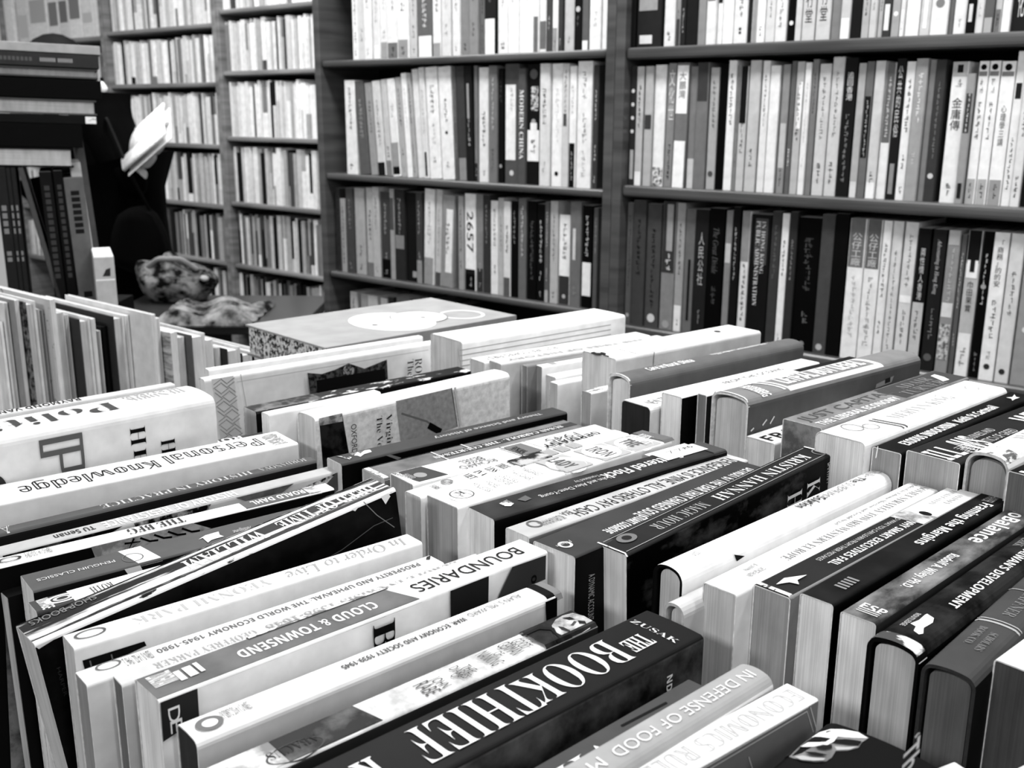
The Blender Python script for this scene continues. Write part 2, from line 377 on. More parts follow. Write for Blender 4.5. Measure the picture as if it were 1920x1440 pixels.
b = Book('paperback_book', 'creased pale paperback with faint grey title next to the mid-grey banded book', (211, 1266), (248, 1278), (888, 1037), .226, T=.0105, spine=.84, side=.75, pages=.26, group=G1)
b.txt('GEOFFREY PARKER', (285, 1246), (480, 1185), .2, .7, v=.64, font='st', name='author_name').txt('EUROPE IN CRISIS 1598-1648', (500, 1178), (850, 1050), .2, .7, v=.62, font='st')
b = Book('paperback_book', 'white paperback with spaced black capitals on a mid-grey lower spine', (252, 1272), (299, 1315), (972, 1010), .222, T=.0225, spine=.97, side=.95, pages=.6, group=G1)
b.band((240, 1290), (690, 1130), mat=card(.42, mott=.12), name='author_band').band((600, 1165), (732, 1115), mat=card(.42, mott=.12), name='author_band', skew=.008).txt('BOUNDARIES', (775, 1105), (974, 1032), .3, .72, v=.12).txt('CLOUD & TOWNSEND', (445, 1228), (706, 1135), .38, .7, v=.97, font='b', name='author_name').txt('ZONDERVAN', (282, 1284), (325, 1265), .16, .6, 'y-', .95, 'b', 'publisher_name')
b.band((322, 1262), (333, 1257), .3, .68, .97, 'publisher_mark').band((340, 1256), (355, 1249), .28, .66, .97, 'publisher_mark').band((361, 1248), (368, 1244), .26, .64, .97, 'publisher_mark').rect(-b.L / 2 + .05, -b.L / 2 + .125, 0, .12, worn(.45, .93, .5, 220, (.4, 1, 1)), 'crease')
b.poly([(299, 1316), (368, 1285), (372, 1345), (303, 1390)], .17, 'cover_patch', 'c').ctxt('D', (313, 1328), (337, 1348), .95, 'r').ctxt('E', (317, 1352), (341, 1366), .95, 'r')
b.poly([(842, 1107), (914, 1076), (913, 1135), (843, 1170)], .12, 'cover_picture', 'c').poly([(958, 1057), (1021, 1040), (1020, 1085), (930, 1122)], .22, 'cover_picture', 'c').ctxt('B', (697, 1172), (739, 1210), .05, 's').ctxt('o', (993, 1079), (1003, 1090), .05, 'b', 'printed_mark')
b = Book('paperback_book', 'cream paperback with small spaced capitals and one black end stripe in the front row', (330, 1355), (365, 1396), (996, 1094), .23, spine=.95, side=.9, pages=.14, bulge=.0006, r=.003, group=G1)
b.band((982, 1100), (1012, 1093), -.0, 1, .05, 'end_stripe').band((1014, 1092), (1030, 1088), 0, 1, .5, 'end_tip').txt('WAR, ECONOMY AND SOCIETY 1939-1945', (645, 1258), (882, 1168), .35, .58, v=.3, font='b').txt('ALAN S. MILWARD', (890, 1165), (985, 1124), .3, .52, v=.5, name='author_name').txt('ISBN 0 14 02 2682 6', (420, 1350), (470, 1326), .3, .65, v=.45, name='isbn_text').ell((393, 1360), .0055, .26, .45).ell((394, 1360), .0032, .15, .9)
b.poly([(1021, 1122), (1043, 1113), (1045, 1160), (1023, 1170)], .04, 'end_stripe', 'c')
b = Book('paperback_book', 'mottled paper-toned paperback with a small portrait at its head, left of the large-title book', (380, 1440), (455, 1470), (1068, 1146), .228, T=.0185, L=.2, spine=blotch(.72, .92, 90, .35, .6), side=.2, pages=.5, group=G1)
b.band((470, 1400), (660, 1325), mat=blotch(.12, .5, 35, .5, .8), name='spine_picture', skew=.004).band((300, 1470), (500, 1390), mat=blotch(.5, .9, 50), name='spine_picture').ell((555, 1408), .012, .3, .3, ring=.07, name='publisher_mark').txt('ABACUS', (505, 1425), (600, 1385), .42, .7, v=.2, font='st', name='publisher_name')
b.txt('RABE', (780, 1293), (806, 1280), .3, .85, 'y-', .35).txt('JOHN', (803, 1283), (824, 1270), .34, .82, 'y-', .35).txt('OF', (837, 1266), (853, 1258), .5, .68, 'y-', .35).txt('DIARIES', (848, 1262), (862, 1253), .26, .82, 'y-', .35).txt('THE', (862, 1255), (876, 1246), .4, .72, 'y-', .35)
b.txt('NANKING', (897, 1237), (917, 1224), .2, .85, 'y-', .35).txt('OF', (921, 1229), (934, 1221), .42, .6, 'y-', .35).txt('GERMAN', (936, 1219), (955, 1207), .2, .8, 'y-', .35).txt('GOOD', (956, 1208), (972, 1198), .28, .72, 'y-', .35).txt('THE', (976, 1197), (988, 1190), .38, .66, 'y-', .35)
b.band((985, 1194), (1078, 1152), mat=blotch(.1, .2, 60), name='portrait_ground')
def fq(zs): return [(960 + x * .2708, 1080 + y * .2708) for x, y in zs]
for nm, v, zs in (('portrait_face', blotch(.5, .85, 150, .35, .65), [(275, 360), (300, 320), (350, 290), (420, 272), (500, 290), (555, 325), (540, 365), (490, 395), (420, 420), (340, 425), (290, 400)]),
    ('portrait_eye', .15, [(345, 308), (400, 300), (440, 318), (395, 322)]), ('portrait_eye', .15, [(455, 325), (505, 330), (515, 350), (465, 348)]), ('portrait_nose', .3, [(430, 330), (448, 335), (425, 362), (405, 360)]), ('portrait_mouth', .2, [(318, 368), (355, 374), (405, 398), (395, 405), (345, 392)]),
    ('portrait_glasses', .12, [(60, 430), (180, 372), (290, 380), (330, 450), (400, 490), (380, 495), (310, 465), (270, 395), (190, 388), (75, 440)])):
    b.poly(fq(zs), v, nm)
b = Book('paperback_book', 'black paperback with very large white serif title, the biggest lettering in the front row', (630, 1415), (840, 1440), (1209, 1143), .222, T=.034, L=.205, spine=.12, side=blotch(.08, .42, 25, .42, .75), pages=.5, bulge=.0006, r=.002, group=G1)
b.txt('BOOK', (978, 1302), (1165, 1220), .2, .8, v=.98, font='st').txt('THIEF', (770, 1405), (985, 1300), .18, .82, v=.98, font='st').txt('THE', (1165, 1213), (1213, 1198), .42, .72, v=.98, font='s').txt('ZUSAK', (1206, 1172), (1258, 1205), .12, .9, 'y-', .95, 'st', 'author_name').txt('K', (655, 1445), (690, 1420), .3, .75, v=.95, font='s', name='publisher_mark')
b.ctxt('ND', (1249, 1268), (1258, 1292), .9, 'b', 'cover_lettering')
b = Book('paperback_book', 'dark grey paperback with three large pale capitals half hidden beside the rounded grey jacket', (1000, 1395), (1030, 1410), (1288, 1272), .228, T=.021, L=.2, spine=.3, pages=.5, group=G1, ang=43)
b.txt('VIE', (1000, 1452), (1130, 1380), .3, .9, v=.93, font='st').line([(1165, 1362), (1250, 1318)], .0012, .1, 'dotted_line')
b = Book('hardcover_book', 'grey rounded-spine hardcover with widely spaced pale capitals and a white cover', (1133, 1389), (1171, 1440), (1382, 1245), .2175, T=.0175, L=.21, spine=.66, side=.95, pages=.6, bulge=0.0022, r=.003, hard=True, sunk=0.0009, rim=0.85, group=G1)
b.txt('IN DEFENSE OF FOOD', (1135, 1415), (1382, 1258), .42, .72, v=.93, font='r').txt('M', (1085, 1438), (1110, 1425), .42, .72, v=.93)
b = Book('paperback_book', 'white-spined paperback with tall outlined capitals and a grey cover with double rules', (1380, 1330), (1380, 1388), (1473, 1280), .2195, T=.0155, L=.2, spine=.97, side=.44, pages=.55, r=.0012, group=G1)
b.txt('ECONOMICS RULES', (1215, 1480), (1492, 1300), .22, .78, v=.75, font='d')
b.line([(1250, 1480), (1515, 1325)], .0005, .8, 'cover_rule', 'c').line([(1250, 1488), (1512, 1333), (1524, 1372)], .0005, .75, 'cover_rule', 'c').line([(1518, 1325), (1530, 1368)], .0005, .75, 'cover_rule', 'c').line([(1402, 1418), (1409, 1440)], .0005, .7, 'cover_rule', 'c')
b = Book('hardcover_book', 'thick black hardcover with a large stern portrait on its spine at the bottom edge', (1430, 1440), (1600, 1460), (1542, 1349), .225, T=.049, L=.22, spine=.06, side=.06, pages=.4, bulge=.002, r=.006, hard=True, sunk=0.0012, group=G1)
def fp(zs): return [(1380 + x * .1771, 1330 + y * .1771) for x, y in zs]
for nm, v, zs in (('portrait_face', blotch(.38, .56, 60, .35, .65), [(760, 300), (850, 255), (1000, 235), (1130, 245), (1280, 285), (1400, 355), (1330, 400), (1290, 460), (1180, 490), (1050, 490), (1010, 560), (950, 600), (840, 605), (700, 580), (620, 550), (560, 500), (620, 430), (680, 350)]),
    ('portrait_brow', blotch(.78, .95, 60, .3, .5), [(800, 292), (880, 250), (1000, 236), (1130, 250), (1290, 290), (1390, 358), (1250, 352), (1060, 326), (980, 350), (900, 322)]),
    ('portrait_cheek', .86, [(680, 385), (760, 362), (880, 380), (960, 385), (900, 418), (820, 430), (740, 424), (700, 412)]), ('portrait_cheek', .72, [(1040, 442), (1150, 455), (1280, 452), (1200, 482), (1060, 484)]),
    ('portrait_eye', .1, [(745, 345), (830, 308), (900, 326), (1000, 350), (970, 376), (860, 368), (770, 360)]), ('portrait_eye', .1, [(1035, 370), (1150, 368), (1260, 385), (1325, 400), (1290, 444), (1180, 434), (1060, 412), (1020, 400)]),
    ('portrait_nose', .95, [(1040, 328), (1070, 340), (1030, 392), (960, 428), (905, 415), (980, 368)]), ('portrait_nose', .12, [(835, 440), (900, 431), (1012, 430), (1010, 470), (930, 478), (870, 466)]),
    ('portrait_mouth', .12, [(720, 490), (830, 503), (920, 528), (965, 546), (880, 552), (790, 532)]), ('portrait_chin', .72, [(615, 540), (700, 535), (780, 562), (940, 582), (920, 602), (820, 604), (680, 582)]),
    ('portrait_ear', .8, [(512, 425), (530, 372), (600, 350), (628, 362), (600, 424), (560, 474), (515, 474)]), ('portrait_ear', .2, [(535, 410), (560, 380), (600, 375), (570, 415)])):
    b.poly(fp(zs), v, nm)
b.ctxt('‘The', (1690, 1396), (1713, 1450), .92, 'b', 'cover_lettering')
b = Book('paperback_book', 'pale book corner poking up at the bottom edge beneath the dark hardcovers', (1750, 1440), .03, (1786, 1426), .238, T=.02, L=.15, spine=.85, pages=.6, group=G1)
b = Book('paperback_book', 'pale book corner poking up at the bottom right corner of the photo', (1905, 1438), .03, (1935, 1423), .236, T=.02, L=.15, spine=.85, pages=.6, group=G1)
# a slim book whose cut end shows at the lower left
p = at(7, 1115, .245); M = frame(p, AX, TX * -.03 + Vector((0, 0, 1)))
r = tag(empty('paperback_book', M), 'slim leaning book with a grey page end at the left edge, behind the torn book', 'book', G1)
box('cover', (.0004, .17, -.0055, .0055, -.119, 0), card(.08), r); box('pages', (0, .169, -.0048, .0048, -.1188, -.0006), paper(.72), r)
# ================= middle row =================
b = Book('paperback_book', 'plain pale paperback at the far left of the middle row behind the weave-patterned book', (383, 690), (398, 692), (783, 628), .225, T=.0095, spine=.95, side=.93, pages=.62, group=G2)
b = Book('paperback_book', 'cream paperback whose cover shows a basket-weave strip and a dark ornate frame', (372, 707), (394, 710), (807, 637), .225, T=.0125, spine=.93, side=.9, pages=.6, r=.003, group=G2)
b.poly([(396, 706), (437, 700), (452, 818), (414, 828)], .8, 'woven_strip', 'c')
for i in range(7):
    for j in range(3):
        x, y = 400 + 13 * j + i * 2.2, 712 + 17 * i - 2 * j
        q = ((0, 0), (13, 10)) if (i + j) % 2 else ((0, 10), (13, 0))
        b.line([(x + q[0][0], y + q[0][1]), (x + q[1][0], y + q[1][1])], .0005, .35, 'weave_line', 'c')
        b.line([(x + q[0][0], y + q[0][1] + 7), (x + q[1][0], y + q[1][1] + 7)], .0005, .35, 'weave_line', 'c')
b.line([(448, 700), (466, 800)], .0006, .6, 'printed_line', 'c').line([(441, 715), (800, 655)], .0006, .7, 'printed_line', 'c')
b.poly([(573, 698), (600, 700), (625, 692), (650, 680), (680, 690), (722, 673), (724, 710), (578, 738)], blotch(.1, .3, 220), 'frame_picture', 'c').ell((650, 694), .006, .0065, blotch(.15, .6, 350), 'frame_rosette', face='c').poly([(590, 712), (718, 690), (720, 718), (592, 740)], .08, 'frame_picture', 'c')
b.ctxt('RO', (774, 672), (788, 697), .15, 'st').ctxt('The', (760, 674), (772, 702), .15, 'st')
b = Book('paperback_book', 'battered black paperback with white scuffs along its spine and tan page ends', (448, 758), (483, 767), (866, 690), .228, T=.0215, spine=worn(.09, .85, .56, 110, (.4, 1, 1)), side=.05, pages=.55, group=G2, ang=40.5)
b.band((440, 775), (575, 735), mat=blotch(.12, .45, 70), name='spine_picture')
b = Book('paperback_book', 'short white paperback with a chewed spine end beside the tall cream cover', (490, 772), (527, 770), (640, 742), .217, T=.011, LA=.1, spine=.93, pages=.62, group=G2)
b = Book('hardcover_book', 'small pale hardcover end with a curled head cap beside the thick cream paperback', (524, 790), .013, (640, 770), .2335, T=.014, LA=.1, spine=.85, pages=.45, bulge=0.0017, r=.005, hard=True, sunk=0.0030, rim=0.85, group=G2)
b = Book('paperback_book', 'thick cream paperback with grey picture panels and a torn spine corner', (557, 772), (597, 783), (920, 692), .218, T=.0245, spine=.96, side=blotch(.76, .93, 220, .3, .65), pages=.55, bulge=.001, r=.004, group=G2)
b.poly([(598, 784), (641, 774), (654, 850), (606, 880)], blotch(.05, .16, 90), 'cover_picture', 'c').poly([(598, 784), (641, 774), (642, 790), (600, 798)], blotch(.4, .7, 160), 'cover_picture', 'c').poly([(742, 752), (846, 726), (856, 800), (752, 835)], blotch(.5, .62, 260, .3, .7), 'cover_picture', 'c').line([(752, 775), (800, 790), (818, 805)], .0016, .4, 'cover_drawing', 'c').line([(803, 797), (826, 810)], .0055, .06, 'cover_drawing', 'c').line([(846, 727), (857, 800)], .0008, .3, 'printed_line', 'c').line([(852, 726), (863, 798)], .002, .75, 'printed_line', 'c')
b.ctxt('Virginia', (720, 778), (736, 853), .1, 'st').ctxt('The Voyage', (702, 782), (718, 873), .1, 'st').ctxt('OXFORD', (657, 796), (669, 848), .15, 'r', 'publisher_name')
b.poly([(920, 694), (945, 686), (985, 698), (960, 702), (935, 701)], worn(.7, .95, .5, 200), 'torn_patch').txt('Voyage Out', (830, 722), (870, 712), .45, .6, v=.55, font='st')
b = Book('paperback_book', 'thin glossy black paperback with a white publisher swirl below the thick cream book', (613, 857), (662, 866), (1033, 763), .225, T=.0195, spine=.26, side=.04, pages=.55, r=.002, group=G2)
b.txt('Theory and Science of History', (812, 820), (1005, 773), .35, .65, v=.72, font='b').txt('ROUTLEDGE', (655, 851), (688, 842), .2, .38, v=.7, font='b', name='publisher_name').poly([(664, 855), (670, 848), (676, 851), (684, 845), (694, 844), (697, 848), (690, 850), (683, 852), (676, 857), (670, 855)], .95, 'publisher_mark')
b.poly([(628, 856), (640, 850), (660, 858), (656, 862)], worn(.2, .95, .5, 400, (3, .3, 1)), 'torn_corner').poly([(722, 848), (730, 845), (752, 858), (745, 862)], .45, 'cover_line', 'c')
b = Book('paperback_book', 'worn grey paperback with a dark title strip, left of the white history book', (679, 878), (725, 898), (1055, 787), .228, T=.027, spine=card(.47, mott=.25, sc=40), side=.4, pages=.5, group=G2)
b.band((806, 848), (1062, 783), .32, .62, .25, 'title_band').txt('SUSAN CARROLL · THE COURTESAN', (812, 858), (1055, 800), .38, .56, v=.9, font='s').rect(-b.L / 2, -b.L / 2 + .004, 0, 1, worn(.5, .95, .4, 300), 'worn_edge').rect(-b.L / 2, b.L / 2, 0, .05, worn(.4, .92, .62, 260, (.3, 1, 1)), 'worn_edge').band((804, 848), (806, 847), 0, 1, .85, 'crease').band((866, 836), (868, 835), 0, .5, .85, 'crease')
b = Book('paperback_book', 'white paperback with a dark block at its lower spine and black capitals crosswise', (731, 887), (773, 912), (1113, 795), .224, T=.027, spine=.95, pages=.4, group=G2)
b.band((720, 892), (788, 875), mat=.27, name='publisher_band', skew=.006).ell((788, 891), .0042, .17, .6).txt('HARPER', (764, 896), (772, 892), .3, .68, 'y-', .65, 'b', 'publisher_name').txt('PERENNIAL', (750, 898), (761, 894), .12, .8, 'y-', .95, 'b', 'publisher_name')
b.txt('BESSEL', (862, 868), (902, 858), .32, .62, 'x-', .35).txt('RICHARD', (866, 880), (928, 862), .64, .9, 'x-', .4, 'r', 'author_name').band((942, 840), (975, 832), .15, .95, .45, 'subtitle_block', .003).txt('FROM WAR', (952, 838), (961, 836), .3, .8, 'y-', .1, 'b', 'subtitle').txt('TO PEACE', (945, 840), (953, 838), .35, .85, 'y-', .1, 'b', 'subtitle').band((936, 842), (938, 841), .1, 1, .35, 'printed_line', .003).band((980, 830), (982, 830), .1, 1, .35, 'printed_line', .003)
b.txt('1945', (1020, 827), (1075, 812), .3, .6, 'x-', .3).txt('GERMANY', (1016, 838), (1118, 812), .62, .92, 'x-', .1, 'b')
b = Book('paperback_book', 'slim white paperback with scattered dark capitals and a small photo on its spine', (759, 920), (797, 930), (1150, 805), .221, T=.0155, spine=.96, pages=.6, group=G2)
for k, w in enumerate(('VIET', 'IN A', 'LESS', 'TREE', 'THE')): b.txt(w, (868 + 21 * k, 893 - 6 * k), (882 + 21 * k, 889 - 6 * k), .15, .75, 'y-', .15, 's')
b.txt('FIRE', (802, 912), (812, 909), .3, .8, 'y-', .3, 's', 'publisher_name').band((957, 868), (1016, 850), .05, 1, blotch(.12, .75, 110), 'spine_picture')
for k in range(3): b.txt('|||||', (1022 + 24 * k, 852 - 6 * k), (1040 + 24 * k, 847 - 6 * k), .15, .85, 'y-', .65, 'r', 'printed_lines')
b.ell((838, 905), .004, .25, .5, ring=.5)
b = Book('paperback_book', 'white paperback with three pale ovals each holding one grey capital word', (800, 927), (862, 950), (1200, 808), .219, T=.029, spine=.97, pages=.42, group=G2)
for (c, w, wd) in (((1188, 832), 'THE', .5), ((1128, 848), 'IRON', .66), ((1062, 872), 'LADY', .66)):
    b.band((c[0] - 32, c[1] + 6), (c[0] + 30, c[1] - 6), .02, .98, .7, 'spine_panel', .002).ell(c, .0135, .46, .97, 'title_oval').band((c[0] - 37, c[1] + 6), (c[0] - 36, c[1] + 6), 0, 1, .6, 'printed_line', .002)
    b.txt(w, (c[0] - 12, c[1] + 4), (c[0] + 11, c[1] - 3), .5 - wd / 2, .5 + wd / 2, 'y-', .38, 'b')
b.band((1196, 818), (1275, 800), 0, 1, .42, 'author_band', .003).txt('JOHN', (1228, 832), (1240, 826), .25, .62, 'y-', .9, 's', 'author_name').txt('CAMPBELL', (1212, 836), (1224, 830), .12, .88, 'y-', .9, 's', 'author_name')
for w, x, y, t0, t1 in (('MARGARET', 1004, 890, .2, .78), ('THATCHER', 985, 897, .16, .84), ('GROCER’S', 962, 904, .24, .8), ('DAUGHTER', 948, 908, .2, .8), ('PRIME', 928, 914, .35, .72), ('MINISTER', 908, 920, .25, .85)): b.txt(w, (x - 5, y + 2), (x + 4, y - 2), t0, t1, 'y-', .5, 'r', 'subtitle')
b.ell((866, 931), .0075, .26, .3, ring=.1).txt('K', (860, 934), (873, 929), .42, .6, v=.2, font='s', name='publisher_mark')
b = Book('paperback_book', 'near-black paperback with white title and a rounded white sticker at its right end', (876, 950), (932, 973), (1310, 828), .2205, T=.0255, spine=card(.2, mott=.3, sc=35), side=.04, pages=.62, group=G2)
b.txt('Scattered Flock', (1142, 898), (1258, 848), .3, .68, v=.93, font='b').txt('Translated by', (1080, 905), (1124, 892), .22, .4, v=.75, name='translator_text').txt('John and Alex Dent-Young', (990, 922), (1118, 885), .45, .68, v=.82, name='translator_name')
b.poly([(936, 945), (950, 938), (964, 945), (958, 950), (946, 950)], blotch(.4, .95, 260), 'spine_picture').poly([(970, 938), (985, 930), (997, 936), (985, 941)], .38, 'spine_picture').rect(b.L / 2 - .012, b.L / 2, 0, 1, .3, 'end_tip')
e = b.rect(.052, .0915, -.22, .62, .97, 'price_sticker', .0, 'white sticker'); b.txt('9¥ㄥㄥ', (1250, 852), (1296, 838), .12, .3, 'x-', .15, 'b', 'sticker_lettering')
b = Book('paperback_book', 'light grey paperback with tall narrow dark capitals along the whole spine', (948, 988), (992, 1007), (1359, 850), .224, T=.0195, spine=.76, side=.5, pages=.62, group=G2)
b.txt('VENGEANCE IS MINE, ALL OTHERS PAY CASH', (1072, 962), (1372, 860), .25, .85, v=.22).txt('EKA', (1053, 965), (1066, 959), .25, .55, v=.35, name='author_name').txt('KURNIAWAN', (1010, 982), (1048, 966), .35, .7, v=.45, name='author_name').ell((1002, 983), .0045, .26, .4, ring=.25)
b = Book('paperback_book', 'charcoal paperback with narrow white capitals between the grey and the glossy black book', (1000, 1013), (1085, 1042), (1382, 863), .2225, T=.0305, spine=.25, side=.06, pages=.62, group=G2)
b.txt('DETROIT 67 THE YEAR THAT CHANGED SOUL', (1203, 970), (1410, 880), .42, .72, v=.85, font='b').txt('STUART COSGROVE', (1120, 992), (1192, 964), .55, .78, v=.95, font='b', name='author_name').ell((1060, 1022), .004, .14, .8, ring=.4).txt('Polygon', (1050, 1028), (1074, 1016), .42, .54, v=.8, font='i', name='publisher_name').ctxt('A DYNAMIC ACCOUNT', (1103, 1078), (1112, 1160), .7, 'r', 'cover_lettering')
b = Book('paperback_book', 'glossy black paperback with white serif capitals framed by two thin spine rules', (1115, 1018), (1184, 1037), (1503, 837), .223, .213, T=.0225, spine=.15, side=blotch(.04, .35, 45, .55, .8, (.6, 1, 1)), pages=.62, group=G2)
b.txt('KRISTIN HANNAH', (1342, 935), (1512, 855), .32, .72, v=.95, font='st', name='author_name').txt('MAGIC HOUR', (1212, 985), (1325, 945), .32, .7, v=.66, font='st').rect(-b.L / 2 + .003, b.L / 2 - .003, .12, .145, .6, 'spine_rule').rect(-b.L / 2 + .003, b.L / 2 - .003, .86, .885, .6, 'spine_rule').ell((1537, 848), .0055, .24, .5, 'round_seal', .2).ell((1175, 1010), .0065, .22, .45, 'round_seal').ell((1175, 1010), .003, .12, .15, 'round_seal')
b.rect(b.L / 2 - .0015, b.L / 2, .1, 1, worn(.5, .97, .35, 400), 'worn_edge').rect(-b.L / 2, -b.L / 2 + .0012, 0, 1, worn(.4, .9, .4, 300), 'worn_edge').ctxt('BANTAM', (1550, 868), (1558, 900), .8, 'r', 'publisher_name').ctxt('K', (1512, 905), (1534, 922), .93, 'st').ctxt('H', (1475, 928), (1500, 945), .93, 'st')
b = Book('hardcover_book', 'glossy white hardcover with a rounded spine and narrow grey title', (1225, 1060), (1277, 1080), (1622, 885), .22, T=.0185, spine=.99, side=.98, pages=.55, bulge=0.0028, r=.004, hard=True, sunk=0.0012, back=.1, rim=0.06, group=G2)
b.txt('Solution', (1478, 955), (1522, 935), .35, .7, v=.25, font='b').txt('SUBPRIME', (1524, 936), (1578, 910), .33, .66, v=.6, font='r').txt('The', (1580, 908), (1600, 900), .33, .64, v=.25, font='b').txt('Shiller', (1606, 900), (1640, 885), .3, .64, v=.6, font='r', name='author_name').txt('P', (1283, 1046), (1296, 1040), .35, .6, v=.7, font='d', name='publisher_mark')
b.poly([(1375, 1038), (1395, 1042), (1380, 1052)], .05, 'torn_notch', 'c')
b = Book('hardcover_book', 'small faded hardcover with a curled cloth spine end, below the glossy white hardcover', (1245, 1130), (1309, 1142), (1500, 1010), .229, T=.0125, LA=.14, spine=.8, side=.75, pages=.52, bulge=0.0017, r=.005, hard=True, sunk=0.0018, rim=0.7, group=G2)
b = Book('paperback_book', 'pale paperback with two lines of grey serif capitals, second right of the glossy white hardcover', (1318, 1091), (1392, 1112), (1702, 904), .219, T=.0195, spine=.93, pages=.52, group=G2)
b.txt('SOVIET STRATEGY TOWARD WESTERN EUROPE', (1463, 1046), (1742, 912), .48, .74, v=.5, font='st').txt('Edited by Edwina Moreton and Gerald Segal', (1555, 980), (1715, 905), .2, .36, v=.55, font='st', name='author_name').txt('GEORGE ALLEN', (1395, 1078), (1428, 1064), .5, .66, v=.5, name='publisher_name').txt('& UNWIN', (1390, 1068), (1415, 1058), .25, .4, v=.5, name='publisher_name')
b = Book('paperback_book', 'dark paperback with white sans capitals and a pale author block at its head', (1413, 1095), (1481, 1124), (1776, 912), .2175, T=.0205, spine=.17, side=.45, pages=.42, group=G2)
b.txt('WHY SMART EXECUTIVES FAIL', (1550, 1055), (1708, 975), .52, .76, v=.93, font='b').txt('AND WHAT YOU CAN LEARN FROM THEIR MISTAKES', (1530, 1050), (1692, 968), .22, .36, v=.75, name='subtitle').band((1708, 972), (1850, 908), mat=.96, name='author_band').band((1695, 978), (1722, 965), 0, 1, blotch(.5, .85, 90), 'spine_picture', .004).ell((1735, 964), .0028, .18, .1, 'spine_picture').txt('SYDNEY', (1768, 945), (1800, 930), .55, .72, 'x-', .55, 'st', 'author_name').txt('FINKELSTEIN', (1738, 945), (1790, 922), .28, .44, 'x-', .6, 'st', 'author_name')
b.poly([(1455, 1098), (1470, 1086), (1513, 1080), (1495, 1090), (1498, 1098), (1480, 1094)], .93, 'publisher_mark').rect(-b.L / 2, -b.L / 2 + .003, 0, 1, worn(.3, .93, .45, 260), 'worn_edge').rect(-b.L / 2, b.L / 2, .96, 1, .6, 'worn_edge')
b = Book('paperback_book', 'black paperback with slanting white informal title, third from the rounded dark hardcover', (1500, 1111), (1567, 1132), (1850, 917), .217, T=.0175, spine=card(.1, mott=.5, sc=50), side=.03, pages=.66, group=G2)
b.txt('Framing the Margins', (1705, 1015), (1833, 940), .35, .85, v=.94, font='b').txt('HARPER', (1837, 938), (1858, 930), .35, .7, v=.7, name='author_name')
for k in range(5): b.band((1568 + 7 * k, 1100 - 3 * k), (1571 + 7 * k, 1098 - 3 * k), .4, .75, .55, 'publisher_mark')
b = Book('paperback_book', 'mottled grey paperback with bold white title and a striped white logo at its foot', (1576, 1145), (1636, 1176), (1912, 937), .2195, T=.0175, LA=.23, spine=blotch(.2, .55, 28, .38, .66, (1, 2, 1)), side=.2, pages=.72, group=G2)
b.txt('BioBalance', (1812, 1012), (1921, 953), .25, .78, v=.96, font='b').txt('Rudolf A. Wiley, Ph.D.', (1685, 1098), (1790, 1040), .28, .66, v=.93, font='b', name='author_name').txt('ESP', (1620, 1142), (1634, 1135), .22, .9, 'y-', .95, 'b', 'publisher_mark')
for k in range(3): b.band((1608 + 4 * k, 1145 - 2 * k), (1610 + 4 * k, 1144 - 2 * k), .25, .85, .8, 'publisher_mark')
b = Book('hardcover_book', 'black rounded hardcover with white capitals and a white swirl, cover edges showing', (1627, 1195), (1736, 1222), (1920, 992), .2215, T=.0235, LA=.235, spine=blotch(.05, .18, 40), side=.04, pages=.5, bulge=0.0022, r=.004, hard=True, sunk=0.0015, rim=0.06, group=G2)
b.txt('FORTUNA IN TAIWAN’S DEVELOPMENT', (1782, 1145), (1985, 985), .52, .72, v=.92, font='b').txt('CLARK', (1900, 1030), (1925, 1012), .25, .45, v=.5, font='s', name='author_name').poly([(1706, 1178), (1722, 1172), (1733, 1162), (1737, 1160), (1750, 1168), (1748, 1176), (1738, 1182), (1731, 1186), (1730, 1196), (1722, 1198), (1712, 1192), (1716, 1184)], .97, 'publisher_mark').txt('ROUTLEDGE', (1682, 1178), (1714, 1156), .25, .36, v=.7, font='b', name='publisher_name').rect(-b.L / 2, -b.L / 2 + .008, 0, 1, worn(.3, .9, .52, 120, (1, .4, 1)), 'torn_film')
b = Book('hardcover_book', 'dark cloth hardcover with silver rules and a frayed head cap, at the right edge', (1729, 1243), (1827, 1271), (1911, 1080), .223, T=.0225, LA=.22, spine=card(.27, .7, .15), side=.08, pages=.25, bulge=0.0017, r=.004, hard=True, sunk=0.0021, rim=0.2, group=G2)
b.txt('SCHAFFNER', (1865, 1155), (1925, 1102), .42, .66, v=.5, font='st', name='author_name').band((1816, 1160), (1819, 1158), 0, 1, .7, 'silver_rule').band((1822, 1156), (1824, 1155), 0, 1, .7, 'silver_rule').band((1886, 1105), (1888, 1104), 0, 1, .6, 'silver_rule').txt('SCHOLARS', (1805, 1218), (1848, 1190), .55, .7, v=.5, font='st', name='publisher_name').txt('BOOK CO.', (1786, 1205), (1830, 1178), .3, .45, v=.5, font='st', name='publisher_name')
b = Book('paperback_book', 'thick book with a bright pale spine and a dark page end at the right edge', (1864, 1235), (1960, 1262), (1960, 1165), .22, T=.034, LA=.2, spine=.92, pages=.2, group=G2)
